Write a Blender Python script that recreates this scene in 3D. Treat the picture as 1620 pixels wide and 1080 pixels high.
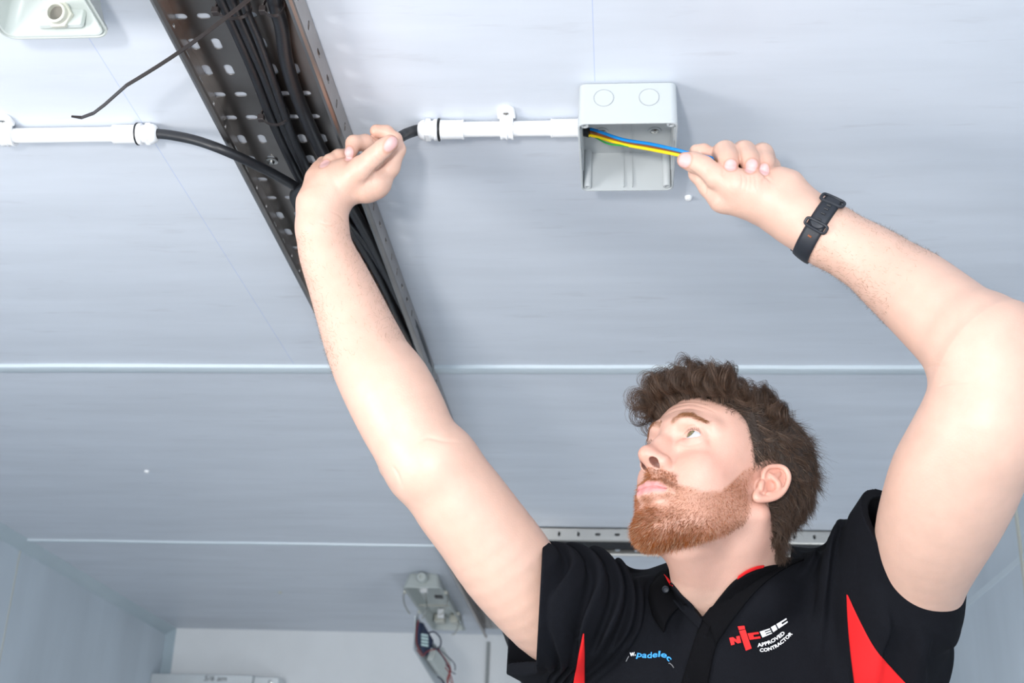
import bpy, bmesh, math
import numpy as np
from mathutils import Vector, Matrix
from mathutils.bvhtree import BVHTree

for o in list(bpy.data.objects): bpy.data.objects.remove(o, do_unlink=True)
SC = bpy.context.scene
COL = SC.collection
V3 = lambda *a: np.array(a, float)

# ------------------------------------------------------------------ camera
FPX = 2030.9
PSI, TH, RO = np.radians([-5.2754, 23.177, 2.0881])
FW = V3(math.sin(PSI)*math.cos(TH), math.cos(PSI)*math.cos(TH), math.sin(TH))
_r = V3(math.cos(PSI), -math.sin(PSI), 0); _u = np.cross(_r, FW)
RT = math.cos(RO)*_r + math.sin(RO)*_u
UP = -math.sin(RO)*_r + math.cos(RO)*_u
CAM = V3(0, 0, 1.6)
cam = bpy.data.cameras.new('camera'); camo = bpy.data.objects.new('camera', cam); COL.objects.link(camo)
cam.sensor_width = 36; cam.lens = FPX/1620*36; cam.clip_start = .05
m = Matrix(((RT[0], UP[0], -FW[0], CAM[0]), (RT[1], UP[1], -FW[1], CAM[1]), (RT[2], UP[2], -FW[2], CAM[2]), (0, 0, 0, 1)))
camo.matrix_world = m
cam.dof.use_dof = True; cam.dof.focus_distance = 1.5; cam.dof.aperture_fstop = 9
SC.camera = camo
# ------------------------------------------------------------------ world, lights, exposure
w = bpy.data.worlds.new('daylight'); SC.world = w; w.use_nodes = True
bg = w.node_tree.nodes['Background']; bg.inputs[0].default_value = (.80, .89, 1, 1); bg.inputs[1].default_value = 1.5
def area(name, loc, target, size, power, color):
    l = bpy.data.lights.new(name, 'AREA'); l.shape = 'DISK'; l.size = size; l.energy = power; l.color = color
    o = bpy.data.objects.new(name, l); COL.objects.link(o); o.location = loc
    o.rotation_euler = (Vector(target)-Vector(loc)).to_track_quat('-Z', 'Y').to_euler()
    return o
area('flash_lamp', (-.32, -.50, 1.53), (-.1, 1.6, 2.3), .16, 23, (1, .97, .94))
area('ambient_fill_lamp', (.25, -1.1, 1.5), (0, 2, 2.2), 1.5, 20, (.90, .95, 1))  # added soft fill behind the camera for ambient light, no door there
area('side_flash', (-1.45, .45, 1.75), (-.3, 1.4, 2.1), .6, 19, (1, .97, .94))
area('side_fill_lamp', (.80, 3.1, 1.15), (-.7, 3.6, 2.5), .9, 10, (.90, .95, 1))  # added low fill lamp to brighten the far room, right wall has no opening
SC.view_settings.view_transform = 'Standard'; SC.view_settings.look = 'None'
SC.view_settings.exposure = 0; SC.view_settings.gamma = 1; SC.view_settings.use_curve_mapping = False

def ray(x, y): return FW + RT*(x-810)/FPX + UP*(540-y)/FPX
def P(x, y, D): return CAM + ray(x, y)*D               # point seen at (x, y), D metres deep
def Z(x, y, z):
    d = ray(x, y); return CAM + d*(z-1.6)/d[2]          # point on a level plane
def pj(p):
    q = np.asarray(p)-CAM; D = q@FW
    return 810+FPX*(q@RT)/D, 540-FPX*(q@UP)/D, D

# ------------------------------------------------------------------ materials
def mat(name, color, rough=.5, metal=0, bump=0, bscale=200, var=0, vscale=8, coat=0, trans=0, attr=None, sss=0, spec=.5, stretch=None):
    m = bpy.data.materials.new(name); m.use_nodes = True
    nt = m.node_tree; N = nt.nodes; L = nt.links; b = N['Principled BSDF']
    b.inputs['Base Color'].default_value = (*color, 1); b.inputs['Roughness'].default_value = rough
    b.inputs['Metallic'].default_value = metal; b.inputs['Coat Weight'].default_value = coat
    b.inputs['Specular IOR Level'].default_value = spec
    b.inputs['Transmission Weight'].default_value = trans
    tc = N.new('ShaderNodeTexCoord'); src = tc.outputs['Object']
    if stretch:
        mp = N.new('ShaderNodeMapping'); mp.inputs['Scale'].default_value = stretch; L.new(src, mp.inputs[0]); src = mp.outputs[0]
    colsock = None
    if attr:
        a = N.new('ShaderNodeAttribute'); a.attribute_name = attr; colsock = a.outputs['Color']
    if var:
        n = N.new('ShaderNodeTexNoise'); n.inputs['Scale'].default_value = vscale; n.inputs['Detail'].default_value = 5; L.new(src, n.inputs['Vector'])
        mr = N.new('ShaderNodeMapRange'); mr.inputs[1].default_value = .3; mr.inputs[2].default_value = .7
        mr.inputs[3].default_value = 1-var; mr.inputs[4].default_value = 1+var; L.new(n.outputs['Fac'], mr.inputs[0])
        mx = N.new('ShaderNodeVectorMath'); mx.operation = 'SCALE'
        if colsock: L.new(colsock, mx.inputs[0])
        else: mx.inputs[0].default_value = color
        L.new(mr.outputs[0], mx.inputs['Scale']); colsock = mx.outputs[0]
    if colsock: L.new(colsock, b.inputs['Base Color'])
    if bump:
        n = N.new('ShaderNodeTexNoise'); n.inputs['Scale'].default_value = bscale; n.inputs['Detail'].default_value = 4; L.new(src, n.inputs['Vector'])
        bp = N.new('ShaderNodeBump'); bp.inputs['Strength'].default_value = bump; bp.inputs['Distance'].default_value = .002
        L.new(n.outputs['Fac'], bp.inputs['Height']); L.new(bp.outputs[0], b.inputs['Normal'])
    if sss:
        b.inputs['Subsurface Weight'].default_value = sss; b.inputs['Subsurface Radius'].default_value = (1, .35, .2); b.inputs['Subsurface Scale'].default_value = .006
    return m
M = {}
M['panel'] = mat('painted_panel', (.66, .70, .765), .42, var=.05, vscale=3, bump=.03, bscale=60, stretch=(1, 6, 1))
M['wall'] = mat('wall_panel', (.58, .65, .71), .5, var=.08, vscale=5, stretch=(1, 1, .25))
M['back'] = mat('back_panel', (.82, .84, .85), .5, var=.02)
M['cove'] = mat('cove_plastic', (.44, .53, .58), .4, var=.03)
M['floor'] = mat('floor_concrete', (.50, .50, .50), .8, var=.10, bump=.2)
M['steel'] = mat('tray_steel', (.36, .33, .31), .30, metal=1, var=.14, vscale=9, bump=.04, bscale=12)
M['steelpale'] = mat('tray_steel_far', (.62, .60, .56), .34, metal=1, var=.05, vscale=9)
M['screw'] = mat('bright_screw', (.6, .6, .58), .25, metal=1)
M['rubber'] = mat('cable_rubber', (.012, .013, .016), .42, bump=.1, bscale=300)
M['tie'] = mat('tie_nylon', (.025, .02, .02), .35)
M['pvc'] = mat('white_pvc', (.86, .87, .88), .28, spec=.5)
M['boxpl'] = mat('grey_box_plastic', (.50, .53, .54), .45, bump=.03, bscale=900)
M['fitpl'] = mat('fitting_plastic', (.50, .54, .52), .4)
M['ivory'] = mat('ivory_nylon', (.56, .56, .49), .4)
M['blue'] = mat('wire_blue', (.005, .22, .62), .35)
M['brown'] = mat('wire_brown', (.25, .075, .025), .35)
M['yellow'] = mat('wire_yellow', (.85, .62, .01), .35)
M['green'] = mat('wire_green', (.03, .28, .05), .35)
M['red'] = mat('red_cloth', (.78, .006, .008), .8, bump=.25, bscale=1500)
M['cloth'] = mat('black_cloth', (.0055, .006, .0085), .85, bump=.35, bscale=1300, var=.12, vscale=900, spec=.12)
M['clothb'] = mat('black_band', (.0035, .0035, .0045), .9, bump=.3, bscale=1500, spec=.10)
M['white'] = mat('white_thread', (.85, .85, .87), .7)
M['bluethread'] = mat('blue_thread', (.04, .33, .78), .7)
M['redthread'] = mat('red_thread', (.85, .01, .01), .7)
M['greythread'] = mat('grey_thread', (.18, .18, .19), .7)
M['band'] = mat('watch_rubber', (.014, .017, .024), .5)
M['skin'] = mat('skin', (.8, .55, .45), .46, attr='Col', sss=.12, bump=.12, bscale=420, var=.035, vscale=55)
M['nail'] = mat('nail', (.72, .40, .36), .3)
M['hair'] = mat('brown_hair', (.05, .03, .02), .42, attr='Col')
M['haircap'] = mat('hair_base_brown', (.028, .017, .011), .75, bump=1, bscale=350)  # dark brown base layer under the strands
M['eye'] = mat('eye', (.8, .8, .8), .08, attr='Col', coat=1)
M['alu'] = mat('aluminium', (.62, .65, .66), .38, metal=.8, var=.1, vscale=6)
M['ink'] = mat('marker_ink', (.03, .03, .04), .6)
M['pcb'] = mat('dark_board', (.02, .03, .07), .5)
M['term'] = mat('pale_terminal', (.45, .6, .6), .4)
M['trouser'] = mat('dark_trouser', (.015, .016, .02), .85, bump=.2)
M['boot'] = mat('boot', (.02, .015, .012), .5)
M['darkgrey'] = mat('dark_grey_paint', (.018, .019, .022), .5)
M['clear'] = mat('grey_wire_metal', (.55, .55, .5), .3, metal=1)

# chalk lines on the ceiling sheet
def ceiling_material():
    m = M['panel'].copy(); m.name = 'ceiling_panel'
    nt = m.node_tree; N = nt.nodes; L = nt.links; b = N['Principled BSDF']
    src = b.inputs['Base Color'].links[0].from_socket
    g = N.new('ShaderNodeNewGeometry'); sp = N.new('ShaderNodeSeparateXYZ'); L.new(g.outputs['Position'], sp.inputs[0])
    prev = src
    a = Z(150, 75, 2.5); c = Z(455, 560, 2.5); e = Z(937, 2, 2.5); f = Z(941, 127, 2.5)
    for (p, q, y1) in ((a, c, 2.2), (e, f, 1.3)):
        k = (q[0]-p[0])/(q[1]-p[1])
        t = N.new('ShaderNodeMath'); t.operation = 'MULTIPLY_ADD'; t.inputs[1].default_value = -k; t.inputs[2].default_value = -(p[0]-k*p[1])
        L.new(sp.outputs[1], t.inputs[0])
        s = N.new('ShaderNodeMath'); s.operation = 'ADD'; L.new(t.outputs[0], s.inputs[0]); L.new(sp.outputs[0], s.inputs[1])
        ab = N.new('ShaderNodeMath'); ab.operation = 'ABSOLUTE'; L.new(s.outputs[0], ab.inputs[0])
        lt = N.new('ShaderNodeMath'); lt.operation = 'LESS_THAN'; lt.inputs[1].default_value = .0006; L.new(ab.outputs[0], lt.inputs[0])
        ly = N.new('ShaderNodeMath'); ly.operation = 'LESS_THAN'; ly.inputs[1].default_value = y1; L.new(sp.outputs[1], ly.inputs[0])
        mu = N.new('ShaderNodeMath'); mu.operation = 'MULTIPLY'; L.new(lt.outputs[0], mu.inputs[0]); L.new(ly.outputs[0], mu.inputs[1])
        m2 = N.new('ShaderNodeMath'); m2.operation = 'MULTIPLY'; m2.inputs[1].default_value = .26; L.new(mu.outputs[0], m2.inputs[0])
        mx = N.new('ShaderNodeMixRGB'); mx.inputs[2].default_value = (.10, .25, .75, 1)
        L.new(m2.outputs[0], mx.inputs[0]); L.new(prev, mx.inputs[1]); prev = mx.outputs[0]
    # faint brown scuffs
    tc = N.new('ShaderNodeTexCoord'); mp = N.new('ShaderNodeMapping'); mp.inputs['Scale'].default_value = (2, 11, 1); L.new(tc.outputs['Object'], mp.inputs[0])
    n = N.new('ShaderNodeTexNoise'); n.inputs['Scale'].default_value = 5; n.inputs['Detail'].default_value = 8; L.new(mp.outputs[0], n.inputs['Vector'])
    mr = N.new('ShaderNodeMapRange'); mr.inputs[1].default_value = .62; mr.inputs[2].default_value = .8; mr.inputs[4].default_value = .28; L.new(n.outputs['Fac'], mr.inputs[0])
    mx = N.new('ShaderNodeMixRGB'); mx.inputs[2].default_value = (.40, .40, .43, 1)
    L.new(mr.outputs[0], mx.inputs[0]); L.new(prev, mx.inputs[1]); L.new(mx.outputs[0], b.inputs['Base Color'])
    return m
M['ceiling'] = ceiling_material()

# ------------------------------------------------------------------ mesh helpers
class MB:
    def __init__(s): s.v = []; s.f = []
    def add(s, vs, fs):
        o = len(s.v); s.v += [tuple(float(c) for c in p) for p in vs]; s.f += [tuple(i+o for i in f) for f in fs]; return s
    def box(s, a, b):
        (x0, y0, z0), (x1, y1, z1) = a, b
        return s.add([(x0,y0,z0),(x1,y0,z0),(x1,y1,z0),(x0,y1,z0),(x0,y0,z1),(x1,y0,z1),(x1,y1,z1),(x0,y1,z1)],
                     [(0,3,2,1),(4,5,6,7),(0,1,5,4),(1,2,6,5),(2,3,7,6),(3,0,4,7)])
    def loft(s, rings, cap0=True, cap1=True, closed=True):
        n = len(rings[0]); vs = [p for r in rings for p in r]; fs = []
        for i in range(len(rings)-1):
            for j in range(n if closed else n-1):
                k = (j+1) % n; fs.append((i*n+j, i*n+k, (i+1)*n+k, (i+1)*n+j))
        if cap0: fs.append(tuple(range(n))[::-1])
        if cap1: fs.append(tuple((len(rings)-1)*n+j for j in range(n)))
        return s.add(vs, fs)
    def tube(s, path, r, n=12, cap=True):
        path = [np.array(p, float) for p in path]; m = len(path)
        rr = r if hasattr(r, '__len__') else [r]*m
        T = [path[min(i+1, m-1)]-path[max(i-1, 0)] for i in range(m)]; T = [t/np.linalg.norm(t) for t in T]
        a = np.cross(T[0], (0, 0, 1)); 
        if np.linalg.norm(a) < .2: a = np.cross(T[0], (1, 0, 0))
        a /= np.linalg.norm(a); rings = []
        for i in range(m):
            a = a-T[i]*(a@T[i]); a /= np.linalg.norm(a); b = np.cross(T[i], a)
            rings.append([path[i]+rr[i]*(math.cos(2*math.pi*j/n)*a+math.sin(2*math.pi*j/n)*b) for j in range(n)])
        return s.loft(rings, cap, cap)
    def lathe(s, org, axis, prof, n=24, cap=True):   # prof: (distance along axis, radius)
        ax = np.array(axis, float); ax /= np.linalg.norm(ax); a = np.cross(ax, (0, 0, 1))
        if np.linalg.norm(a) < .2: a = np.cross(ax, (1, 0, 0))
        a /= np.linalg.norm(a); b = np.cross(ax, a); org = np.array(org, float)
        rings = [[org+ax*t+r*(math.cos(2*math.pi*j/n)*a+math.sin(2*math.pi*j/n)*b) for j in range(n)] for t, r in prof]
        return s.loft(rings, cap, cap)
def link(name, me, m, parent=None, smooth=True):
    o = bpy.data.objects.new(name, me); COL.objects.link(o)
    if m is not None: me.materials.append(m)
    if parent is not None: o.parent = parent
    if smooth:
        me.polygons.foreach_set('use_smooth', [True]*len(me.polygons))
        try: me.set_sharp_from_angle(angle=math.radians(38))
        except Exception: pass
    return o
def obj(name, mb, m, parent=None, bevel=0, solid=0, weld=False, smooth=True):
    v = mb.v
    me = bpy.data.meshes.new(name); me.from_pydata(v, [], mb.f)
    if weld or True:
        bm = bmesh.new(); bm.from_mesh(me)
        if weld: bmesh.ops.remove_doubles(bm, verts=bm.verts, dist=1e-5)
        if not solid and not weld: bmesh.ops.recalc_face_normals(bm, faces=bm.faces)
        bm.to_mesh(me); bm.free()
    o = link(name, me, m, parent, smooth)
    if solid:
        md = o.modifiers.new('thick', 'SOLIDIFY'); md.thickness = solid; md.offset = 0
    if bevel:
        md = o.modifiers.new('bevel', 'BEVEL'); md.width = bevel; md.segments = 3; md.limit_method = 'ANGLE'; md.angle_limit = math.radians(35)
    return o
def tag(o, label, cat, group=None):
    o['label'] = label; o['category'] = cat
    if group: o['group'] = group
    return o
def empty(name, loc, label, cat, group=None):
    o = bpy.data.objects.new(name, None); COL.objects.link(o); o.empty_display_size = .05
    o.location = [float(c) for c in loc]; bpy.context.view_layer.update()
    return tag(o, label, cat, group)
def child(name, mb, m, parent, **k):                     # world coordinates in, parent-relative out
    L = np.array(parent.matrix_world.translation) if parent.parent is None else V3(0, 0, 0)
    p = parent
    L = V3(0, 0, 0)
    while p is not None: L = L+np.array(p.location); p = p.parent
    mb.v = [tuple(np.array(v)-L) for v in mb.v]
    return obj(name, mb, m, parent, **k)
def struct(o): o['kind'] = 'structure'; return o
def cat(path, n=8):                                       # Catmull-Rom through the points
    p = [np.array(q, float) for q in path]; p = [2*p[0]-p[1]]+p+[2*p[-1]-p[-2]]; out = []
    for i in range(1, len(p)-2):
        for k in range(n):
            t = k/n; a, b, c, d = p[i-1:i+3]
            out.append(.5*((2*b)+(c-a)*t+(2*a-5*b+4*c-d)*t*t+(3*b-a-3*c+d)*t**3))
    out.append(p[-2]); return out

# ------------------------------------------------------------------ the room
H = 2.5; FLOOR = .30; XL = -1.757; XR = .85; YB = 4.925
struct(obj('ceiling', MB().box((XL-.05, -1.2, H), (XR+.05, YB+.05, H+.05)), M['ceiling']))
struct(obj('floor', MB().box((XL-.05, -1.2, FLOOR-.05), (XR+.05, YB+.05, FLOOR)), M['floor']))
struct(obj('wall_back', MB().box((XL-.05, YB, FLOOR), (XR+.05, YB+.05, H)), M['back']))
struct(obj('wall_left', MB().box((XL-.05, -1.2, FLOOR), (XL, YB, H)), M['wall']))
struct(obj('wall_right', MB().box((XR, -1.2, FLOOR), (XR+.05, YB, H)), M['wall']))
def bead(name, y0, y1, h):
    prof = [(y0, 0), (y0+.001, h*.85), (y0+.004, h), (y0+(y1-y0)*.5, h*.85), (y1-.006, h*.8), (y1-.001, h*.5), (y1, 0)]
    mb = MB(); xs = np.linspace(XL, XR, 40); rng = np.random.default_rng(3)
    dy = np.convolve(rng.normal(0, .0022, 44), np.ones(5)/5, 'valid')
    mb.loft([[(x, y+dy[i], H-z) for y, z in prof] for i, x in enumerate(xs)], closed=True)
    return struct(obj(name, mb, M['panel2']))
M['panel2'] = mat('bead_plastic', (.62, .70, .75), .3, var=.03)
bead('trim_1', 2.203, 2.240, .007); bead('trim_2', 3.555, 3.582, .006)
c = .03
struct(obj('trim_3', MB().loft([[(XL, y, H), (XL+c, y, H), (XL+c*.9, y, H-.004), (XL+.004, y, H-c*.9), (XL, y, H-c)] for y in (-1.2, YB)]), M['cove']))
struct(obj('trim_4', MB().loft([[(XL, YB, z), (XL+c, YB, z), (XL+c, YB-.004, z), (XL+.004, YB-c, z), (XL, YB-c, z)] for z in (FLOOR, H-.004)]), M['cove']))
struct(obj('trim_5', MB().box((XL, 3.577, FLOOR), (XL+.0012, 3.582, H-.03)), M['ivory']))
struct(obj('trim_6', MB().box((XR-.004, 2.755, FLOOR), (XR, 2.768, H)), M['ivory']))
struct(obj('trim_7', MB().box((XR-.002, 2.3, 2.28), (XR, 3.6, 2.295)), M['panel2']))
# small plastic plugs on the ceiling
for (px, py, r, lab) in ((1089, 315, .0052, 'white plastic cap on the ceiling beside the junction box'), (232, 747, .0062, 'small white cap on the ceiling at left, beyond the first seam bead'), (443, 938, .006, 'tiny cream cap on the ceiling beyond the far seam bead')):
    q = Z(px, py, H-.004)
    tag(obj('ceiling_cap', MB().lathe((q[0], q[1], H), (0, 0, -1), [(0, r), (.003, r), (.005, r*.8), (.006, r*.3)], 16), M['pvc'] if px != 443 else M['ivory']), lab, 'cap', 'plastic caps on the ceiling')

# ------------------------------------------------------------------ cable trays
def tile(mb, o, U, W, u0, u1, v0, v1, a, b):             # rectangle with one rounded slot, half lengths a, b
    cu, cv = (u0+u1)/2, (v0+v1)/2; P_ = []
    for (x0, y0, x1, y1) in ((u0, v0, u1, v0), (u1, v0, u1, v1), (u1, v1, u0, v1), (u0, v1, u0, v0)):
        for k in range(6): P_.append((x0+(x1-x0)*k/6, y0+(y1-y0)*k/6))
    r = min(a, b)*.96; S = []
    for (x, y) in P_:
        dx, dy = (x-cu)/(u1-u0)*2, (y-cv)/(v1-v0)*2; n = math.hypot(dx, dy); dx /= n; dy /= n
        # ray march to stadium boundary
        t = 0
        for _ in range(14):
            qx, qy = abs(dx*t), abs(dy*t); qx = max(qx-(a-r), 0); qy = max(qy-(b-r), 0)
            t += r-math.hypot(qx, qy)
        S.append((cu+dx*t, cv+dy*t))
    vs = [o+U*x+W*y for x, y in P_]+[o+U*x+W*y for x, y in S]
    mb.add(vs, [(j, (j+1) % 24, 24+(j+1) % 24, 24+j) for j in range(24)])
PATT = {0: 'h', 1: 'v', 2: 'v', 3: 'h'}
def tray(name, label, org, along, across, x0, x1, zb, hf, y0, n, pitch, phase, m, group, lipw=.0075, outer=True):
    """org+along*s+across*x; base at zb, flanges hang down hf with folded-in lips"""
    root = empty(name, org+across*((x0+x1)/2)+along*y0+V3(0, 0, zb), label, 'cable tray', group)
    mb = MB(); w6 = .027; e = ((x1-x0)-6*w6)/2; U = across; W = along; dn = V3(0, 0, -1)
    for i in range(n):
        k = PATT[(i+phase) % 4]; s0 = y0+i*pitch; s1 = s0+pitch
        o = org+V3(0, 0, zb)
        for j in range(6):
            u0 = x0+e-.0038+j*w6
            tile(mb, o, U, W, u0, u0+w6, s0, s1, .0078 if k == 'h' else .0052, .0052 if k == 'h' else .0108)
        for (a, b) in ((x0, x0+e-.0038), (x1-e-.0038, x1)):
            mb.add([o+U*a+W*s0, o+U*b+W*s0, o+U*b+W*s1, o+U*a+W*s1], [(0, 1, 2, 3)])
        for x in (x0, x1):
            tile(mb, o+U*x, dn, W, .0004, hf-.001, s0, s1, .0060 if k == 'h' else .0034, .0034 if k == 'h' else .0075)
            sg = 1 if x == x0 else -1; oo = o+U*x
            mb.add([oo+W*s0, oo+W*s1, oo+dn*.0004+W*s1, oo+dn*.0004+W*s0], [(0, 1, 2, 3)])
            mb.add([oo+dn*(hf-.001)+W*s0, oo+dn*(hf-.001)+W*s1, oo+dn*hf+U*sg*.001+W*s1, oo+dn*hf+U*sg*.001+W*s0,
                    oo+dn*(hf+.001)+U*sg*.004+W*s1, oo+dn*(hf+.001)+U*sg*.004+W*s0, oo+dn*hf+U*sg*lipw+W*s1, oo+dn*hf+U*sg*lipw+W*s0,
                    oo+dn*(hf-.004)+U*sg*(lipw+.0005)+W*s1, oo+dn*(hf-.004)+U*sg*(lipw+.0005)+W*s0], [(0, 1, 2, 3), (3, 2, 4, 5), (5, 4, 6, 7), (7, 6, 8, 9)])
    child('perforated_channel', mb, m, root, solid=.0013, smooth=False)
    return root
EX, EY, EZ = V3(1, 0, 0), V3(0, 1, 0), V3(0, 0, 1)
PITCH = .0516
TX0, TX1, TZ, THF = -.5035, -.3485, 2.4982, .0335
main_tray = tray('cable_tray', 'dark perforated metal cable tray running along the ceiling behind the raised arm', V3(0, 0, 0), EY, EX, TX0, TX1, TZ, THF,
                 1.161-.0045-PITCH/2-PITCH*12, 83, PITCH, 0, M['steel'], 'perforated cable trays')
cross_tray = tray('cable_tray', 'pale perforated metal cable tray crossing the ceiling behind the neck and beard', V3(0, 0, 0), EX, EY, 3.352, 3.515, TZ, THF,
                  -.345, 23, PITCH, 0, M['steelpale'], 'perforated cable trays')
def screw(parent, p, r=.009, name='fixing_screw', washer='washer'):
    a = child(washer, MB().lathe(p, (0, 0, -1), [(0, r), (.0016, r), (.002, r*.85)], 24), M['screw'], parent)
    child(name, MB().lathe(V3(*p)+V3(0, 0, -.0018), (0, 0, -1), [(0, r*.5), (.002, r*.48), (.0034, r*.3), (.0034, r*.14), (.0022, r*.12)], 16), M['screw'], a)
for px, py in ((430, 253), (603, 463)):
    q = Z(px, py, TZ); screw(main_tray, V3(q[0], q[1], TZ-.001), .0085)
# cables lying in the tray, hanging a little under its base
def cable(pts, r, label, m=None, group='black cables in the trays', name='black_cable', n=12):
    mb = MB(); mb.tube(cat(pts, 8), r, n); o = obj(name, mb, m or M['rubber']); tag(o, label, 'cable', group); return o
zc = 2.4855
def C(px, py, z=None): return Z(px, py, zc if z is None else z)
far = lambda x, dy=0: [V3(x, 2.7, zc), V3(x+.006, 3.5, zc), V3(x, 4.3, zc), V3(x, 4.85, zc)]
cable([Z(318, -70, zc-.002), C(352, 5), C(378, 62), C(401, 115), C(426, 180), C(449, 232), C(478, 290), C(520, 350), C(575, 440), C(620, 520)]+[V3(-.43, 2.35, zc)]+far(-.43), .0058,
      'black cable in the main tray, first from its left side')
cable([Z(338, -70, zc), C(368, 3), C(393, 60), C(417, 115), C(441, 178), C(464, 232), C(496, 290), C(545, 350), C(592, 425), C(627, 500), C(655, 560)]+[V3(-.405, 2.45, zc)]+far(-.405), .0064,
      'black cable in the main tray, second from its left side, with faint print')
cable([C(372, -70, zc-.006), C(386, 5, zc-.006), C(408, 60, zc-.006), C(427, 112, zc-.006), C(446, 168, zc-.006), C(470, 232, zc-.006), C(512, 310), C(568, 372), C(612, 440), C(650, 520)]+[V3(-.385, 2.45, zc)]+far(-.385), .0050,
      'slim black cable in the main tray, third from its left side')
cable([C(424, -70), C(434, 0), C(445, 40), C(452, 90), C(466, 140), C(488, 195), C(512, 245), C(552, 320), C(590, 388), C(626, 460), C(668, 550)]+[V3(-.368, 2.45, zc)]+far(-.366), .0085,
      'thick black cable bending along the right side of the main tray')
for i, (y, r) in enumerate(((3.385, .007), (3.402, .0065), (3.425, .008), (3.45, .007), (3.475, .007), (3.497, .006))):
    cable([V3(-.34, y, zc), V3(0, y+.002, zc-.002), V3(.4, y-.001, zc), V3(.84, y, zc)], r, ('black cable in the crossing tray, %s' % ['nearest to the camera', 'second from the near side', 'third from the near side', 'fourth from the near side', 'second from the far side', 'farthest from the camera'][i]), name='black_cable')
# cable ties
def tie(cx, cy, rx, ry, label, ang):
    root = empty('cable_tie', (cx, cy, zc), label, 'cable tie', 'black cable ties in the tray')
    pts = []
    for k in range(33):
        a = 2*math.pi*k/32; pts.append(V3(cx+rx*math.cos(a)*math.cos(ang), cy+rx*math.cos(a)*math.sin(ang), zc-.003+ry*math.sin(a)))
    mb = MB(); rings = [[p+EY*.0022, p-EY*.0022, p-EY*.0022+(p-V3(cx, cy, zc-.003))*.08, p+EY*.0022+(p-V3(cx, cy, zc-.003))*.08] for p in pts]
    mb.loft(rings, False, False); child('strap', mb, M['tie'], root)
    hx = cx-rx*math.cos(ang)
    child('head', MB().box((hx-.005, cy-.004, zc-.012), (hx+.003, cy+.004, zc-.004)), M['tie'], root, bevel=.001)
    return root
q = C(436, 178); tie(q[0], q[1], .0165, .0145, 'black cable tie round the left cables, halfway up the tray', .1)
q = C(370, 8); tie(q[0], q[1], .0185, .0145, 'black cable tie round the left cables at the top edge of the view', .1)
q = C(434, 6); tie(q[0], q[1], .011, .0125, 'black cable tie round the thick cable at the top edge of the view', .1)
# long loose tie tail
tl = [Z(400, -6, 2.462), Z(340, 33, 2.440), Z(270, 84, 2.424), Z(200, 135, 2.415), Z(165, 166, 2.412), Z(148, 179, 2.412), Z(129, 186, 2.413), Z(113, 184, 2.414)]
mb = MB(); L_ = [tl[0]+(tl[3]-tl[0])*t+V3(0, 0, -.006*math.sin(math.pi*t)) for t in np.linspace(0, 1, 12)]+tl[4:]
wd = np.linspace(.0026, .0020, len(L_)); rings = []
for i, p in enumerate(L_):
    t = L_[min(i+1, len(L_)-1)]-L_[max(i-1, 0)]; t /= np.linalg.norm(t); s = np.cross(t, FW); s /= np.linalg.norm(s); s = s*.93+np.cross(t, s)*.35; u = np.cross(t, s)
    w_ = wd[i]*(.55 if i == len(L_)-1 else 1); rings.append([p+s*w_+u*.0006, p-s*w_+u*.0006, p-s*w_-u*.0006, p+s*w_-u*.0006])
mb.loft(rings); tag(obj('cable_tie', mb, M['tie'], smooth=False), 'long loose tail of a black cable tie sticking out left of the tray', 'cable tie', 'black cable ties in the tray')

# ------------------------------------------------------------------ conduit runs
ZC = 2.486; YC = 1.38
def cx(px, py=209): return Z(px, py, ZC)[0]
def pipe(name, px0, px1, r, label, cat_, group=None, m='pvc', rim=0):
    x0, x1 = cx(px0), cx(px1)
    pr = [(0, r*.72), (0, r), (x1-x0, r), (x1-x0, r*.72)]
    if rim: pr = [(0, r*.72), (0, r+rim), (.002, r+rim), (.0025, r), (x1-x0-.0025, r), (x1-x0-.002, r+rim), (x1-x0, r+rim), (x1-x0, r*.72)]
    return tag(obj(name, MB().lathe((x0, YC, ZC), (1, 0, 0), pr, 32), M[m]), label, cat_, group)
pipe('conduit', 734, 875, .0098, 'white plastic conduit between the gland and the junction box', 'conduit', 'white conduit lengths')
pipe('conduit', -60, 182, .0098, 'white plastic conduit at the left edge of the view', 'conduit', 'white conduit lengths')
pipe('conduit_coupling', 872, 917, .0116, 'white coupling where the conduit enters the junction box', 'coupling', 'white conduit couplings', rim=.0005)
pipe('conduit_coupling', 698, 735, .0122, 'white coupling between the right hand cable gland and its conduit', 'coupling', 'white conduit couplings', rim=.0004)
pipe('conduit_coupling', 178, 214, .0122, 'white coupling at the end of the left conduit', 'coupling', 'white conduit couplings', rim=.0004)
def gland(pxn, pxs, sgn, label):
    """pxn = face against the coupling, sgn = direction the cable leaves"""
    x = cx(pxn); root = empty('cable_gland', (x, YC, ZC), label, 'cable gland', 'white cable glands')
    A = (sgn, 0, 0)
    child('rubber_washer', MB().lathe((x, YC, ZC), A, [(0, .0125), (.0001, .0146), (.0014, .0148), (.0018, .0125)], 32), M['rubber'], root)
    child('flange_nut', MB().lathe((x+sgn*.002, YC, ZC), A, [(0, .0135), (.0008, .0140), (.0045, .0140), (.0055, .0130)], 32), M['pvc'], root)
    child('thread', MB().lathe((x+sgn*.0075, YC, ZC), A, [(0, .0118), (.004, .0118)], 24), M['pvc'], root)
    child('hex_nut', MB().lathe((x+sgn*.0110, YC, ZC), A, [(0, .0135), (.001, .0145), (.0065, .0145), (.0075, .0138)], 6), M['pvc'], root, bevel=.0006)
    child('dome', MB().lathe((x+sgn*.0185, YC, ZC), A, [(0, .0132), (.003, .0130), (.006, .0115), (.0085, .0095), (.0092, .0068), (.0085, .006)], 32), M['pvc'], root)
    return root
gland(696.5, 0, -1, 'white cable gland gripping the black cable at the right of the tray')
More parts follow.
